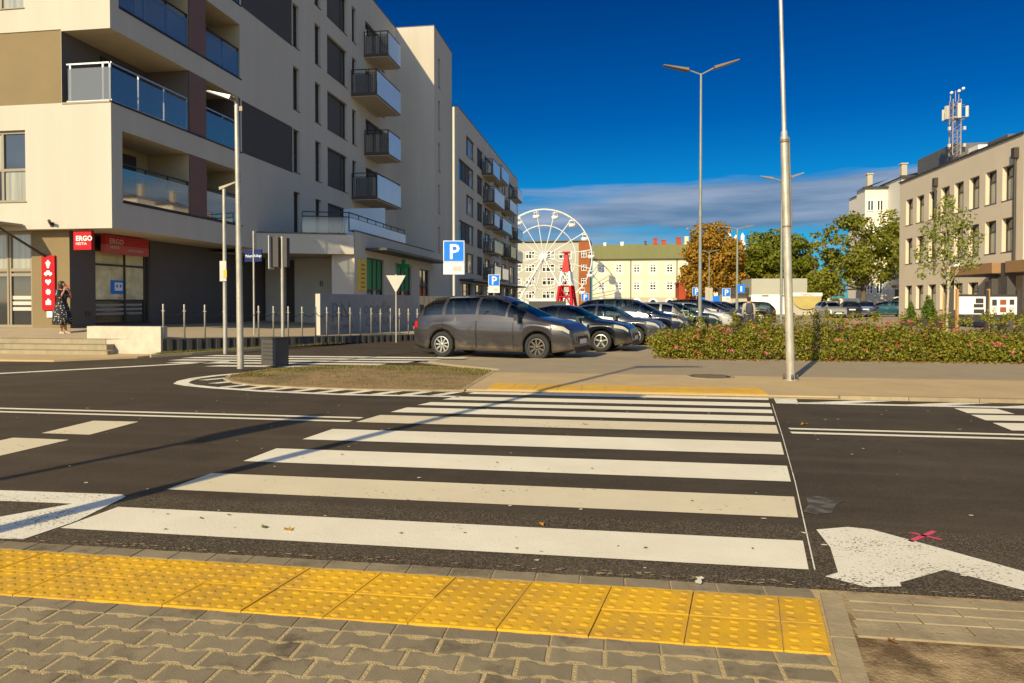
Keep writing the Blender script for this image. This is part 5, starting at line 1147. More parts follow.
pl = thing('potted_conifer', 'broader green conifer standing in the long slatted planter', 'shrub', (17.55, 41.6, .5)); b = MB(); b.tube([(0, 0, -.1), (0, 0, .5)], .05, 5); b.build('stem', M['bark'], pl)
leaf_obj('foliage', leaves([(0, 0, .15+k*.18, .42-.05*k, 1) for k in range(7)], 1200, .07, seed=3), L_dark, pl)
# lamps behind the photographer: their shadows cross the road
t = thing('street_lamp', 'tall street lamp on the near pavement casting the long shadow over the crossing', 'street lamp', (-5.4, .8, 0))
b = MB(); b.tube([(0, 0, 0), (0, 0, 9)], [.1, .05], 10); b.build('pole', M['galv'], t)
luminaire(-.05, 9, 1.35, 9.15, .16).build('lamp_head', M['lamphead'], t)
b = MB(); b.box(-.05, 1.75, -.06, .06, 6.1, 6.26); b.build('crossing_lamp', M['lamphead'], t)
t = thing('street_lamp', 'shorter street lamp behind the viewer whose shadow ends on the left lane', 'street lamp', (-8.0, -1.7, 0))
b = MB(); b.tube([(0, 0, 0), (0, 0, 6)], [.07, .05], 10); b.build('pole', M['galv'], t); b = MB(); b.box(-.1, .1, -.25, .25, 5.2, 6.1); b.build('lamp_head', M['lamphead'], t)

# ---------------------------------------------------------------- cars
def paint(name, col, metal=.35, rough=.32):
    m = mat('car_paint_'+name, col, rough, .06, 2., metal=metal, coat=.6, spec=.5)
    nt = m.node_tree; L = nt.links; b = nt.nodes['Principled BSDF']; src = b.inputs['Base Color'].links[0].from_socket   # road dirt low on the body
    tc = node(nt, 'ShaderNodeTexCoord'); xy = node(nt, 'ShaderNodeSeparateXYZ'); L.new(tc.outputs['Object'], xy.inputs[0])
    n = node(nt, 'ShaderNodeTexNoise'); n.inputs['Scale'].default_value = 3.5; n.inputs['Detail'].default_value = 6; L.new(tc.outputs['Object'], n.inputs['Vector'])
    a = node(nt, 'ShaderNodeMath', operation='MULTIPLY_ADD'); L.new(n.outputs['Fac'], a.inputs[0]); a.inputs[1].default_value = -.55; L.new(xy.outputs['Z'], a.inputs[2])
    r = node(nt, 'ShaderNodeMapRange'); r.inputs['From Min'].default_value = .13; r.inputs['From Max'].default_value = -.08; r.inputs['To Max'].default_value = .75; L.new(a.outputs[0], r.inputs['Value'])
    mx = node(nt, 'ShaderNodeMix', data_type='RGBA'); L.new(r.outputs['Result'], mx.inputs['Factor']); L.new(src, mx.inputs[6]); mx.inputs[7].default_value = (.2, .15, .09, 1); L.new(mx.outputs[2], b.inputs['Base Color'])
    mr = node(nt, 'ShaderNodeMapRange'); mr.inputs['To Min'].default_value = rough; mr.inputs['To Max'].default_value = .8; L.new(r.outputs['Result'], mr.inputs['Value']); L.new(mr.outputs['Result'], b.inputs['Roughness'])
    return m
KIND = {
 # L, half width, wheel radius, front axle, rear axle, top line, belt, side glass spans, windscreen span, rear glass span
 'mpv': dict(L=4.6, w=.9, r=.335, fa=1.38, ra=-1.34, top=[(-2.3, .66), (-2.27, .98), (-2.2, 1.1), (-2.02, 1.42), (-1.8, 1.55), (-1.2, 1.63), (-.4, 1.65), (.15, 1.61), (.5, 1.48), (1.32, 1.08), (1.75, 1.0), (2.05, .91), (2.2, .8), (2.27, .66), (2.3, .48)],
     belt=[(-2.3, .96), (0, .98), (1.3, .95), (2.2, .84)], side=[(-1.96, -1.36), (-1.26, -.36), (-.27, .5), (.56, 1.0)], ws=(.5, 1.3), rg=(-2.2, -1.86), doors=((-1.3, -.32), (-.3, .74))),
 'sedan': dict(L=4.6, w=.89, r=.325, fa=1.38, ra=-1.32, top=[(-2.3, .6), (-2.27, .88), (-2.15, .98), (-1.65, 1.0), (-1.45, 1.04), (-.75, 1.36), (-.35, 1.43), (.15, 1.43), (.45, 1.36), (1.12, .99), (1.7, .92), (2.08, .83), (2.22, .71), (2.28, .58), (2.3, .44)],
     belt=[(-2.3, .86), (0, .88), (1.3, .84)], side=[(-1.2, -.85), (-.78, -.08), (.0, .82)], ws=(.42, 1.1), rg=(-1.45, -.8), doors=((-.95, -.06), (-.03, .95))),
 'wagon': dict(L=4.65, w=.89, r=.325, fa=1.4, ra=-1.34, top=[(-2.32, .62), (-2.3, .95), (-2.22, 1.08), (-1.9, 1.38), (-1.5, 1.45), (-.6, 1.48), (.1, 1.46), (.45, 1.37), (1.15, 1.01), (1.7, .94), (2.08, .85), (2.22, .74), (2.3, .58), (2.32, .44)],
     belt=[(-2.3, .92), (0, .9), (1.3, .86)], side=[(-1.95, -1.25), (-1.15, -.3), (-.2, .85)], ws=(.42, 1.13), rg=(-2.2, -1.9), doors=((-1.2, -.26), (-.23, .95))),
 'hatch': dict(L=4.05, w=.86, r=.31, fa=1.22, ra=-1.24, top=[(-2.02, .62), (-2.0, .95), (-1.92, 1.06), (-1.65, 1.36), (-1.3, 1.46), (-.5, 1.5), (.1, 1.47), (.4, 1.37), (1.05, 1.01), (1.5, .94), (1.8, .85), (1.93, .74), (2.0, .58), (2.02, .44)],
     belt=[(-2.02, .94), (0, .9), (1.3, .86)], side=[(-1.6, -1.15), (-1.05, -.25), (-.15, .78)], ws=(.38, 1.03), rg=(-1.95, -1.62), doors=((-1.0, -.2), (-.17, .88))),
 'van': dict(L=4.9, w=.95, r=.34, fa=1.6, ra=-1.45, top=[(-2.45, .7), (-2.43, 1.4), (-2.36, 1.8), (-2.2, 1.92), (-1, 1.96), (.6, 1.95), (1.0, 1.82), (1.75, 1.2), (2.1, 1.05), (2.35, .8), (2.45, .5)],
     belt=[(-2.45, 1.12), (0, 1.12), (1.7, 1.05)], side=[(.1, 1.3)], ws=(1.0, 1.72), rg=(-2.42, -2.37), doors=((.0, 1.1),)),
}
def car(label, kind, col, loc, rz, spokes=5, rimm='rim', detail=True, group=None, metal=.35):
    K = KIND[kind]; L2 = K['L']/2; top = K['top']; W = K['w']; r = K['r']
    tx, tz = zip(*top); bx, bz = zip(*K['belt']); zs = .2
    fT = lambda x: float(np.interp(x, tx, tz))
    fB = lambda x: min(float(np.interp(x, bx, bz)), fT(x)-.05)
    def fW(x):
        e = max(0, (abs(x)-(L2-.75))/.75); return W*(1-.2*e**2.6)
    def fS(x):
        z = zs+.08*max(0, (abs(x)-L2+.5)/.5)
        for xa in (K['fa'], K['ra']):
            d = (r+.055)**2-(x-xa)**2
            if d > 0: z = max(z, r+math.sqrt(d))
        return min(z, fB(x)-.06)
    zmax = max(tz)
    def S(x, v, off=0.):
        """v in 0..1 sill to belt, 1..2 belt to roof centre"""
        w = fW(x); zb, be, tp = fS(x), fB(x), fT(x)
        if v <= 1: y = w*float(np.interp(v, [0, .12, .28, .45, .62, .8, .93, 1], [.9, .945, .962, .97, 1.0, .985, .968, .95])); z = zb+(be-zb)*v
        else:
            f = (v-1)*math.pi/2; y0 = w*(.88+.12*math.sin(math.pi*.8))
            z = be+(tp-be)*math.sin(f)**.6; y = y0*math.cos(f)**.6*(1-.2*(z-be)/max(.3, zmax-.9))
        return Vector((x, -y, z))
    def Sn(x, v):
        a = S(x+.01, v)-S(x-.01, v); c = S(x, min(2, v+.01))-S(x, v-.01); n = a.cross(c)
        n = n.normalized() if n.length else Vector((0, -1, 0))
        return n if n.y < .02 and (n.y < -.02 or n.z > 0) else -n
    spans = [(*sp, 1.06, 1.62) for sp in K['side']]+[(*K['ws'], 1.66, 2.)]+[(*K['rg'], 1.5, 2.)]
    xs = sorted({*[q_ for s_ in spans for q_ in s_[:2]], *[round(-L2+k*K['L']/46, 3) for k in range(47)], *[x for x in tx], *[xa+(r+.055)*math.cos(k*math.pi/14) for xa in (K['fa'], K['ra']) for k in range(15)]})
    vs_ = [0, .12, .28, .45, .62, .8, .93, 1, 1.06, 1.2, 1.34, 1.5, 1.62, 1.66, 1.76, 1.88, 2]
    t = thing('parked_car', label, 'car', loc, rz, group)
    b = MB(); nv = len(vs_); V = []
    for x in xs:
        h = [S(x, v) for v in vs_]; V += h+[Vector((p.x, -p.y, p.z)) for p in h[-2::-1]]
    n = 2*nv-1
    def hole(i, j):
        j = min(j, n-2-j); xm = (xs[i]+xs[i+1])/2; vm = (vs_[j]+vs_[j+1])/2
        return any(a_ < xm < b_ and c_ < vm < d_ for a_, b_, c_, d_ in spans)
    F_ = [(i*n+j, i*n+j+1, (i+1)*n+j+1, (i+1)*n+j) for i in range(len(xs)-1) for j in range(n-1) if not hole(i, j)]
    b.raw(V, F_, 0, True); b.raw(V, [(i*n, (i+1)*n, (i+1)*n+n-1, i*n+n-1) for i in range(len(xs)-1)], 1)
    m0 = len(V)-n
    b.raw(V[:n], [tuple(range(n))]); b.raw(V[m0:], [tuple(range(n-1, -1, -1))])
    body = weld(b.build('body', [col, M['black']], t), .0004)
    def patch(spans, m, name, off=.006, par=t, both=True, nx=8, nv_=6):
        for x0, x1, v0, v1 in spans:
            if v1 == 2: b = MB()
            for sd in (1, -1):
                if v1 != 2: b = MB()
                P_ = []
                for i in range(nx+1):
                    for j in range(nv_+1):
                        x = x0+(x1-x0)*i/nx; v = v0+(v1-v0)*j/nv_; p = S(x, v)+Sn(x, v)*off; P_.append((p.x, p.y*sd, p.z))
                f = [(i*(nv_+1)+j, (i+1)*(nv_+1)+j, (i+1)*(nv_+1)+j+1, i*(nv_+1)+j+1) for i in range(nx) for j in range(nv_)]
                if sd < 0: f = [q_[::-1] for q_ in f]
                b.raw(P_, f, 0, True)
                if v1 != 2: o = b.build(name, m, par)
            if v1 == 2: o = weld(b.build(name, m, par))
        return o
    for sp in K['side']: patch([(*sp, 1.06, 1.62)], M['carglass'], 'side_window', .001)
    patch([(*K['ws'], 1.66, 2.0)], M['carglass'], 'windscreen', .001); patch([(*K['rg'], 1.5, 2.0)], M['carglass'], 'rear_window', .001)
    b = MB(); zb_ = fB(0)-.06; b.box(K['rg'][1]-.15, K['ws'][1]-.05, -W*.8, W*.8, zb_-.3, zb_-.02)      # cabin: dark tub, seats, wheel
    b.box(K['ws'][1]-.45, K['ws'][1]-.08, -W*.76, W*.76, zb_-.019, zb_+.03)
    for sx in (K['ws'][0]-.55, K['ws'][0]-1.45):
        for sy in (-.38, .38): b.box(sx-.1, sx+.06, sy-.23, sy+.23, zb_-.018, min(zb_+.28, fT(sx)-.3)); b.box(sx-.06, sx+.03, sy-.11, sy+.11, min(zb_+.281, fT(sx)-.299), min(zb_+.42, fT(sx)-.14))
    b.build('interior', M['seat'], t)
    if kind in ('mpv', 'wagon'):
        for sd in (-1, 1):
            b = MB(); rp = [S(x, 1.68)+Vector((0, 0, .035)) for x in np.linspace(K['rg'][1]+.1, K['ws'][0]-.15, 8)]; b.tube([(p.x, -sd*p.y, p.z) for p in rp], .016, 5); b.build('roof_rail', M['black'], t)
    hl = L2-.1; patch([(L2-.52, L2-.1, .84, 1.0)], M['lamp'], 'headlight', nx=6); patch([(-L2+.02, -L2+.17, .74, .97)], M['tail'], 'tail_light', nx=4)
    b = MB()
    for d0, d1 in K['doors']:
        for xq in (d0, d1):
            for sd in (-1, 1):
                for j in range(8):
                    q4 = []
                    for xx, vv in ((xq-.007, .1+j*.1125), (xq+.007, .1+j*.1125), (xq+.007, .2125+j*.1125), (xq-.007, .2125+j*.1125)):
                        p = S(xx, vv)+Sn(xx, vv)*.0085; q4.append((p.x, -sd*p.y, p.z))
                    b.face(q4)
    weld(b.build('shut_lines', M['black'], t))
    if detail:
        for d0, d1 in K['doors']:
            o = patch([(d0+.012, d1-.012, .1, .985)], col, 'door', .007, nx=6)
            b = MB()
            for sd in (-1,):
                p = S(d0+.16, .86); b.box(d0+.06, d0+.28, sd*p.y-(.03 if sd*p.y < 0 else 0), sd*p.y+(0 if sd*p.y < 0 else .03), p.z-.02, p.z+.025)
            b.build('handle', M['rim'], o)
        for sd in (-1, 1):
            b = MB(); mx_ = K['ws'][1]-.38; y = fW(mx_)*.95; z = fB(mx_)+.09
            b.raw([(mx_-.07, sd*(y-.02), z-.06), (mx_+.07, sd*(y-.02), z-.06), (mx_+.05, sd*(y+.2), z-.05), (mx_-.09, sd*(y+.2), z-.05), (mx_-.06, sd*(y-.02), z+.05), (mx_+.03, sd*(y-.02), z+.06), (mx_+.01, sd*(y+.19), z+.1), (mx_-.08, sd*(y+.19), z+.1)],
                  [(0, 1, 2, 3), (4, 5, 6, 7), (0, 1, 5, 4), (1, 2, 6, 5), (2, 3, 7, 6), (3, 0, 4, 7)])
            b.build('mirror', M['black'], t)
    b = MB(); z = fT(L2)+.1
    b.box(L2-.02, L2+.012, -.42, .42, z-.1, z+.02); b.box(L2-.03, L2+.006, -.6, .6, .26, .34); b.build('grille', M['black'], t)
    b = MB(); b.box(L2+.013, L2+.024, -.26, .26, z-.17, z-.05); b.build('number_plate', M['plate'], t); b = MB(); b.box(-L2-.02, -L2+.01, -.26, .26, .68, .79); b.build('number_plate', M['plate'], t)
    b = MB(); b.box(L2-.3, L2+.02, -W*.7, W*.7, .19, .27); b.build('bumper_lip', M['black'], t); b = MB(); b.box(-L2-.02, -L2+.3, -W*.7, W*.7, .2, .3); b.build('bumper_lip', M['black'], t)
    for xa in (K['fa'], K['ra']): b = MB(); b.box(xa-r, xa+r, -W*.62, W*.62, .3, r*2); b.build('wheel_well', M['black'], t)
    for xa in (K['fa'], K['ra']):
        for sd in (-1, 1):
            yo = sd*(W-.03); yi = sd*(W-.23); b = MB(); ro = r*.66
            b.lathe([(ro, yi), (r*.96, yi), (r, yi+sd*.03), (r, yo-sd*.03), (r*.97, yo-sd*.006), (r*.9, yo), (ro+.012, yo), (ro, yo-sd*.02)], 26, axis='y', c=(xa, 0, r)); wh = b.build('wheel', M['tyre'], t)
            b = MB(); yc = yo-sd*.025
            b.lathe([(ro, yo-sd*.005), (ro*.92, yo-sd*.02), (ro*.9, yo-sd*.07), (.0, yo-sd*.07)], 22, axis='y', c=(xa, 0, r), mi=1)
            b.lathe([(ro*1.0, yo-sd*.002), (ro*.9, yo+sd*.002)], 22, axis='y', c=(xa, 0, r)); b.lathe([(.0, yc+sd*.015), (ro*.22, yc+sd*.012), (ro*.24, yc-sd*.04)], 12, axis='y', c=(xa, 0, r))
            for k in range(spokes):
                a = k*6.2832/spokes+.3; w_ = .2 if spokes > 7 else .16*ro/.2
                if spokes > 7: w_ = ro*.2
                else: w_ = ro*.26
                ca, sa = math.cos(a), math.sin(a); ps = []
                for rr, ww in ((ro*.15, w_*.8), (ro*.92, w_)):
                    for q_ in (-1, 1): ps.append((xa+rr*ca-q_*ww/2*sa, yc+sd*.004, r+rr*sa+q_*ww/2*ca))
                ps += [(x, y-sd*.03, z) for x, y, z in ps]
                b.raw(ps, [(0, 1, 3, 2), (4, 6, 7, 5), (0, 2, 6, 4), (1, 5, 7, 3)])
            b.build('rim', [M[rimm], M['black']], wh)
    return t
CH = R(-11.5); c0 = Vector((-2.7, 18.95)); rv = Vector((1.12, 3.2))
C = {n: paint(n, c, m_) for n, c, m_ in (('aubergine', (.056, .05, .053), .45), ('ink', (.012, .014, .02), .3), ('slate', (.075, .08, .095), .5), ('navy', (.012, .018, .045), .4), ('silver', (.48, .47, .45), .55), ('petrol', (.012, .03, .045), .4),
     ('pearl', (.6, .59, .56), .3), ('black', (.012, .012, .012), .2), ('blue', (.02, .045, .14), .4), ('plum', (.09, .07, .13), .4), ('white', (.72, .71, .69), 0.), ('teal', (.015, .09, .13), .3), ('red', (.3, .012, .015), .2))}
GR = 'cars parked in the slanting row'
row = [('dark grey people carrier with muddy sills at the near end of the parked row', 'mpv', 'aubergine', 0, 9, 'rim'), ('black saloon with bright five spoke wheels right behind the dark people carrier', 'sedan', 'ink', 0, 5, 'rim'),
       ('slate grey saloon parked third in the slanting row', 'sedan', 'slate', 0, 5, 'rim'), ('dark navy people carrier parked fourth in the slanting row', 'mpv', 'navy', 0, 5, 'rim'),
       ('silver hatchback parked the other way round with a red tail lamp beside the hedge', 'hatch', 'silver', 1, 5, 'rim'), ('petrol blue estate car beyond the silver hatchback', 'wagon', 'petrol', 0, 5, 'rim'),
       ('pearl white estate car in the parked row behind the hedge end', 'wagon', 'pearl', 0, 5, 'rim'), ('black people carrier next to the pearl white estate car', 'mpv', 'black', 0, 5, 'rim'),
       ('dark blue saloon in the row just left of the walker', 'sedan', 'blue', 0, 5, 'rim'), ('plum coloured hatchback in the row behind the walker', 'hatch', 'plum', 0, 5, 'rim'),
       ('dark estate car with red tail lamps parked the other way right of the walker', 'wagon', 'black', 1, 5, 'rim'), ('silver saloon at the far end of the slanting row left of the leaning pole', 'sedan', 'silver', 0, 5, 'rim')]
for k, (lab, kd, cn, rev, sp, rm) in enumerate(row):
    p = c0+rv*k; off = Vector((.5, -.1)) if rev else Vector((0, 0))
    if k == 4: off = Vector((-.7, -.1))
    if k == 0: off = Vector((-.46, .1))
    o = car(lab, kd, C[cn], (p.x+off.x, p.y+off.y, -.03), CH+(math.pi if rev else 0)+(R(-4) if k == 0 else 0), sp, rm, True, GR)
    if k == 0: o.scale = (1.05, 1.05, 1.05)
    if k == 0:     # the near car wears plain dusty steel wheels in front
        fr = [w for w in kids(o) if w.name.startswith('wheel') and not w.name.startswith('wheel_well')]
        for w in fr[:2]:
            for q_ in kids(w): q_.data = q_.data.copy(); q_.data.materials[0] = M['rimdark']
car('silver hatchback facing the viewer below the half round mural', 'hatch', C['silver'], (19.4, 65.6, -.03), R(-86))
car('dark hatchback seen from behind in front of the white hoarding', 'hatch', C['black'], (21.3, 66.5, -.03), R(80))
car('dark blue hatchback left of the long teal estate car', 'hatch', C['blue'], (23.6, 68.8, -.03), R(70))
car('long teal blue estate car parked side on near the office corner', 'wagon', C['teal'], (25.6, 70.0, -.03), R(172))
car('white delivery van behind the teal estate car by the office corner', 'van', C['white'], (30.0, 77.0, -.03), R(175))

# ---------------------------------------------------------------- people
def skin_body(name, verts, edges, radii, m, parent):
    me = bpy.data.meshes.new(name); me.from_pydata(verts, edges, []); o = link(name, me)
    md = o.modifiers.new('Skin', 'SKIN'); md.use_smooth_shade = True
    sv = me.skin_vertices[0].data
    for i, r_ in enumerate(radii):
        rr = r_ if isinstance(r_, tuple) else (r_, r_); sv[i].radius = rr; sv[i].use_root = i == 0
    s = o.modifiers.new('Sub', 'SUBSURF'); s.levels = 2; s.render_levels = 2
    bpy.context.view_layer.update()
    nm = bpy.data.meshes.new_from_object(o.evaluated_get(bpy.context.evaluated_depsgraph_get())); bpy.data.objects.remove(o)
    nm.name = name; nm.materials.clear(); nm.materials.append(m)
    for p in nm.polygons: p.use_smooth = True
    return link(name, nm, parent)
def figure(V, chains):
    """V: name -> (pos, radius); chains of names"""
    ks = list(V); ix = {k: i for i, k in enumerate(ks)}
    return [V[k][0] for k in ks], sorted({(ix[a], ix[b_]) for c in chains for a, b_ in zip(c, c[1:])}), [V[k][1] for k in ks]
def hand(V, ch, side, wrist, palm_dir, spread, curl):
    w = Vector(V[wrist][0]); d = Vector(palm_dir).normalized(); s = Vector(spread).normalized(); c = Vector(curl).normalized()
    V[side+'palm'] = (tuple(w+d*.055), .024); ch.append([wrist, side+'palm'])
    for k, (o_, l_) in enumerate(((-.027, .066), (-.009, .076), (.009, .072), (.027, .056))):
        a = w+d*.085+s*o_; V[f'{side}f{k}a'] = (tuple(a), .0095); V[f'{side}f{k}b'] = (tuple(a+d*l_*.5+c*.012), .0085); V[f'{side}f{k}c'] = (tuple(a+d*l_*.85+c*.034), .007); ch.append([side+'palm', f'{side}f{k}a', f'{side}f{k}b', f'{side}f{k}c'])
    a = w+d*.04-s*.036; V[side+'ta'] = (tuple(a), .0105); V[side+'tb'] = (tuple(a+d*.035-s*.012+c*.015), .009); ch.append([side+'palm', side+'ta', side+'tb'])
def ring_loft(name, rings, m, parent, n=24):
    """rings: (z, rx, ry, cx, cy)"""
    b = MB(); vs = []
    for z, rx, ry, cx, cy in rings:
        for k in range(n):
            a = 6.2832*k/n; vs.append((cx+rx*math.cos(a), cy+ry*math.sin(a), z))
    b.raw(vs, [(i*n+j, i*n+(j+1) % n, (i+1)*n+(j+1) % n, (i+1)*n+j) for i in range(len(rings)-1) for j in range(n)], 0, True); return b.build(name, m, parent)
def dots_mat():
    m = mat('dotted_dress', (.022, .022, .026), .85, .1); nt = m.node_tree; L = nt.links; b = nt.nodes['Principled BSDF']; src = b.inputs['Base Color'].links[0].from_socket
    tc = node(nt, 'ShaderNodeTexCoord'); v = node(nt, 'ShaderNodeTexVoronoi'); v.inputs['Scale'].default_value = 15; v.inputs['Randomness'].default_value = .5; L.new(tc.outputs['Object'], v.inputs['Vector'])
    lt = node(nt, 'ShaderNodeMath', operation='LESS_THAN'); lt.inputs[1].default_value = .27; L.new(v.outputs['Distance'], lt.inputs[0])
    mx = node(nt, 'ShaderNodeMix', data_type='RGBA'); L.new(lt.outputs[0], mx.inputs['Factor']); L.new(src, mx.inputs[6]); mx.inputs[7].default_value = (.5, .47, .4, 1); L.new(mx.outputs[2], b.inputs['Base Color']); return m
M['dress'] = dots_mat(); M['shoe'] = mat('pale_shoes', (.5, .42, .3), .6, .05)
w = thing('person', 'woman with long dark hair in a dotted dark dress standing beside the red banner', 'person', (-17.0, 18.95, .5), R(6))
V = {'pelvis': ((0, 0, .88), (.12, .14)), 'waist': ((0, 0, 1.04), (.095, .12)), 'chest': ((.015, 0, 1.22), (.1, .14)), 'neckb': ((.0, 0, 1.36), (.06, .075)), 'neck': ((.025, 0, 1.42), .042), 'chin': ((.045, 0, 1.49), (.06, .058)), 'head': ((.04, 0, 1.545), (.085, .072)), 'crown': ((.03, 0, 1.6), (.07, .062)),
     'nose': ((.135, 0, 1.525), .012),
     'rs': ((.01, -.16, 1.32), .05), 're': ((.1, -.22, 1.1), .038), 'rw': ((.17, -.12, 1.34), .026), 'ls': ((.01, .16, 1.32), .05), 'le': ((.14, .2, 1.12), .038), 'lw': ((.24, .05, 1.3), .026),
     'rh': ((.0, -.08, .82), .085), 'rk': ((.07, -.05, .47), .055), 'rc': ((.03, -.03, .32), .05), 'ra': ((-.02, -.02, .08), .032), 'rt': ((.12, -.05, .03), .028), 'lh': ((.0, .08, .82), .085), 'lk': ((.02, .06, .47), .055), 'lc': ((.05, .05, .32), .05), 'la': ((.1, .04, .08), .032), 'lt': ((.25, .04, .03), .028)}
ch_ = [['pelvis', 'waist', 'chest', 'neckb', 'neck', 'chin', 'head', 'crown'], ['head', 'nose'], ['neckb', 'rs', 're', 'rw'], ['neckb', 'ls', 'le', 'lw'], ['pelvis', 'rh', 'rk', 'rc', 'ra', 'rt'], ['pelvis', 'lh', 'lk', 'lc', 'la', 'lt']]
hand(V, ch_, 'r', 'rw', (-.03, .15, .5), (.6, 0, .1), (-.4, .5, 0)); hand(V, ch_, 'l', 'lw', (-.1, -.2, .5), (0, .6, .1), (-.5, -.2, 0))
skin_body('body', *figure(V, ch_), M['skin'], w)
ring_loft('dress', [(1.38, .075, .1, .005, 0), (1.34, .115, .19, .005, 0), (1.24, .135, .19, .015, 0), (1.12, .125, .16, .01, 0), (1.03, .12, .15, .005, 0), (.92, .16, .18, 0, 0), (.7, .23, .24, .01, 0), (.48, .27, .27, .02, 0), (.3, .29, .28, .025, 0), (.31, .27, .26, .025, 0)], M['dress'], w)
for s in (-1, 1): b = MB(); b.tube([(0, s*.13, 1.345), (.03, s*.19, 1.25), (.075, s*.225, 1.15)], [.07, .075, .068], 12); b.build('sleeve', M['dress'], w)
b = MB(); b.lathe([(0, .1), (.05, .092), (.082, .06), (.096, .0), (.09, -.06), (.085, -.13), (.07, -.22), (.0, -.26)], 16, c=(0.0, 0, 1.555)); b.build('hair', M['hair'], w)
b = MB()
for x, y, a in ((.03, -.03, -.25), (.17, .04, 0)): b.lathe([(0, 0), (.045, 0), (.05, .03), (.04, .07), (0, .09)], 10, c=(x-.04, y, 0)); b.box(x-.06, x+.11, y-.04, y+.04, .0, .045, rot=a)
b.build('shoes', M['shoe'], w)
b = MB()
for s in (-1, 1): b.lathe([(0, -.008), (.008, 0), (0, .008)], 8, c=(.118, s*.028, 1.55))
b.build('eyes', M['black'], w)
b = MB(); b.box(.105, .112, -.02, .02, 1.488, 1.496); b.build('mouth', M['redlow'], w)
b = MB(); b.box(.12, .2, .03, .045, 1.4, 1.53, rot=.3); tag(b.build('phone', M['redlow'], None, (-17.0, 18.95, .5), R(6)), 'small pinkish phone held up by the woman in the dotted dress', 'phone')
M['jumper'] = mat('grey_jumper', (.4, .36, .3), .9, .06, 6); M['trousers'] = mat('dark_trousers', (.05, .05, .06), .9, .1)
p_ = thing('person', 'walker seen from behind in a pale grey jumper with a dark backpack', 'person', (6.25, 33.3, -.03), R(84))
V = {'pelvis': ((0, 0, .95), (.12, .15)), 'waist': ((0, 0, 1.08), (.11, .14)), 'chest': ((0, 0, 1.3), (.12, .18)), 'neckb': ((0, 0, 1.44), (.06, .08)), 'neck': ((.01, 0, 1.5), .05), 'chin': ((.03, 0, 1.57), (.066, .06)), 'head': ((.02, 0, 1.63), (.09, .075)), 'crown': ((.01, 0, 1.69), (.075, .065)), 'nose': ((.12, 0, 1.61), .012),
     're1': ((0.01, -.08, 1.62), .012), 'le1': ((.01, .08, 1.62), .012),
     'rs': ((0, -.19, 1.4), .06), 're': ((-.05, -.25, 1.12), .045), 'rw': ((.05, -.26, .88), .03), 'ls': ((0, .19, 1.4), .06), 'le': ((.03, .25, 1.12), .045), 'lw': ((.14, .25, .9), .03),
     'rh': ((0, -.09, .9), .09), 'rk': ((.1, -.09, .5), .06), 'ra': ((.04, -.09, .09), .04), 'rt': ((.2, -.1, .04), .035), 'lh': ((0, .09, .9), .09), 'lk': ((0, .09, .5), .06), 'la': ((-.2, .09, .12), .04), 'lt': ((-.08, .1, .04), .035)}
ch_ = [['pelvis', 'waist', 'chest', 'neckb', 'neck', 'chin', 'head', 'crown'], ['head', 'nose'], ['head', 're1'], ['head', 'le1'], ['neckb', 'rs', 're', 'rw'], ['neckb', 'ls', 'le', 'lw'], ['pelvis', 'rh', 'rk', 'ra', 'rt'], ['pelvis', 'lh', 'lk', 'la', 'lt']]
hand(V, ch_, 'r', 'rw', (.05, 0, -1), (1, 0, 0), (0, .5, 0)); hand(V, ch_, 'l', 'lw', (.1, 0, -1), (1, 0, 0), (0, -.5, 0))
skin_body('body', *figure(V, ch_), M['skin'], p_)
ring_loft('jumper', [(1.47, .07, .085, 0, 0), (1.43, .12, .2, 0, 0), (1.3, .145, .225, 0, 0), (1.08, .14, .18, 0, 0), (.9, .15, .19, 0, 0)], M['jumper'], p_)
for s, e, wx in ((-1, -.05, .05), (1, .03, .14)): b = MB(); b.tube([(0, s*.17, 1.41), (0, s*.21, 1.32), (e, s*.255, 1.12), (wx, s*.257, .9)], [.075, .075, .06, .042], 10); b.build('sleeve', M['jumper'], p_)
b = MB()
for s, k, a in ((-1, (.1, .5), (.04, .08)), (1, (0, .5), (-.2, .12))): b.tube([(0, s*.08, .95), (k[0], s*.09, k[1]), (a[0], s*.09, a[1])], [.125, .085, .07], 12)
b.build('trousers', M['trousers'], p_)
b = MB(); b.lathe([(0, .09), (.06, .075), (.092, .02), (.09, -.05), (.07, -.1), (0, -.1)], 14, c=(-.015, 0, 1.66)); b.build('hair', M['hair'], p_)
bp_ = thing('backpack', 'dark backpack worn by the walker in the grey jumper', 'backpack', (6.25, 33.3, -.03), R(84))
b = MB(); b.lathe([(0, .96), (.11, .97), (.15, 1.02), (.155, 1.25), (.13, 1.4), (.06, 1.45), (0, 1.46)], 12, c=(0, 0, 0)); o = b.build('bag', M['trousers'], bp_, (-.2, 0, 0)); o.scale = (.65, 1.05, 1)
b = MB()
for s in (-1, 1): b.tube([(-.17, s*.1, 1.42), (-.03, s*.12, 1.5), (.13, s*.12, 1.38), (.15, s*.13, 1.2), (-.1, s*.17, 1.05)], .018, 6)
b.build('strap', M['trousers'], bp_)

# ---------------------------------------------------------------- sky, sun, camera
AZ, EL = 21.5, 29.0
w = bpy.data.worlds.new('World'); SC.world = w; w.use_nodes = True; nt = w.node_tree; L = nt.links
bg_ = nt.nodes['Background']; sky = node(nt, 'ShaderNodeTexSky', sky_type='NISHITA'); sky.sun_disc = False; sky.sun_elevation = R(EL); sky.sun_rotation = R(180+AZ); sky.air_density = 1.; sky.dust_density = .35; sky.ozone_density = 2.6
tc = node(nt, 'ShaderNodeTexCoord'); sp = node(nt, 'ShaderNodeSeparateXYZ'); L.new(tc.outputs['Generated'], sp.inputs[0])
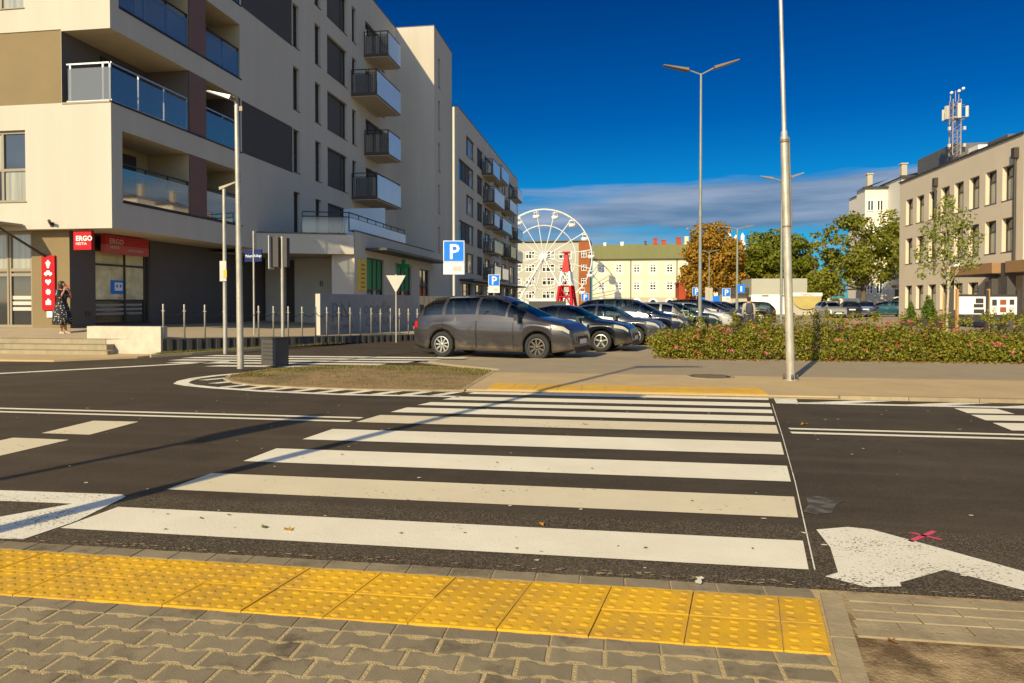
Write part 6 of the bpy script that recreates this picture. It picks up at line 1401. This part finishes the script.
# the half of the sky away from the sun is seen through a polariser: deeper blue, darker towards the zenith
dt = node(nt, 'ShaderNodeMapRange'); dt.inputs['From Min'].default_value = -.5; dt.inputs['From Max'].default_value = .35; L.new(sp.outputs['Y'], dt.inputs['Value'])
hs = node(nt, 'ShaderNodeMix', data_type='RGBA', blend_type='MULTIPLY'); L.new(dt.outputs['Result'], hs.inputs['Factor']); L.new(sky.outputs[0], hs.inputs[6])
zr = node(nt, 'ShaderNodeValToRGB'); e = zr.color_ramp.elements; e[0].position = .0; e[0].color = (.06, .28, .44, 1); e[1].position = .5; e[1].color = (.0, .062, .21, 1)
x = e.new(.12); x.color = (.008, .25, .41, 1); x = e.new(.25); x.color = (.0, .14, .33, 1)
L.new(sp.outputs['Z'], zr.inputs['Fac']); L.new(zr.outputs['Color'], hs.inputs[7])
# long low cloud bands
mp = node(nt, 'ShaderNodeMapping'); mp.inputs['Scale'].default_value = (1.6, 1.6, 15.); mp.inputs['Location'].default_value = (.35, .2, .1); L.new(tc.outputs['Generated'], mp.inputs['Vector'])
n1 = node(nt, 'ShaderNodeTexNoise'); n1.inputs['Scale'].default_value = 1.35; n1.inputs['Detail'].default_value = 9; n1.inputs['Roughness'].default_value = .55; L.new(mp.outputs['Vector'], n1.inputs['Vector'])
band = node(nt, 'ShaderNodeValToRGB'); e = band.color_ramp.elements; e[0].position = 0; e[0].color = (.35,)*3+(1,); e[1].position = .30; e[1].color = (0, 0, 0, 1)
for p_2, v_ in ((.05, .55), (.085, .5), (.12, .68), (.155, .62), (.18, .3), (.21, .05)): q_ = e.new(p_2); q_.color = (v_,)*3+(1,)
L.new(sp.outputs['Z'], band.inputs['Fac'])
ad = node(nt, 'ShaderNodeMath', operation='ADD'); L.new(n1.outputs['Fac'], ad.inputs[0]); L.new(band.outputs['Color'], ad.inputs[1])
cm = node(nt, 'ShaderNodeMapRange'); cm.inputs['From Min'].default_value = .98; cm.inputs['From Max'].default_value = 1.14; cm.inputs['To Max'].default_value = .9; L.new(ad.outputs[0], cm.inputs['Value'])
n2 = node(nt, 'ShaderNodeTexNoise'); n2.inputs['Scale'].default_value = 2.6; n2.inputs['Detail'].default_value = 6; L.new(mp.outputs['Vector'], n2.inputs['Vector'])
cc = node(nt, 'ShaderNodeValToRGB'); e = cc.color_ramp.elements; e[0].position = .38; e[0].color = (.65, 1.05, 1.7, 1); e[1].position = .7; e[1].color = (1.9, 2.2, 2.8, 1); L.new(n2.outputs['Fac'], cc.inputs['Fac'])
mx = node(nt, 'ShaderNodeMix', data_type='RGBA'); L.new(cm.outputs['Result'], mx.inputs['Factor']); L.new(hs.outputs[2], mx.inputs[6]); L.new(cc.outputs['Color'], mx.inputs[7])
L.new(mx.outputs[2], bg_.inputs['Color']); bg_.inputs['Strength'].default_value = .16
sl = bpy.data.lights.new('sun', 'SUN'); sl.energy = 4.6; sl.angle = R(.53); sl.color = (1, .84, .5); so = link('sun', sl)
so.rotation_euler = (Vector((math.sin(R(AZ))*math.cos(R(EL)), math.cos(R(AZ))*math.cos(R(EL)), -math.sin(R(EL))))).to_track_quat('-Z', 'Y').to_euler()
cd = bpy.data.cameras.new('camera'); cam = link('camera', cd); cd.sensor_width = 36; cd.lens = 36*683/1024; cd.clip_start = .05; cd.clip_end = 3000
cam.location = (0, 0, 1.56); cam.rotation_euler = (R(90-1.0), 0, R(8.5)); cd.shift_y = -(341.5-311.92)/1024
SC.camera = cam
vs = SC.view_settings; vs.view_transform = 'Standard'; vs.look = 'None'; vs.exposure = .4; vs.gamma = 1
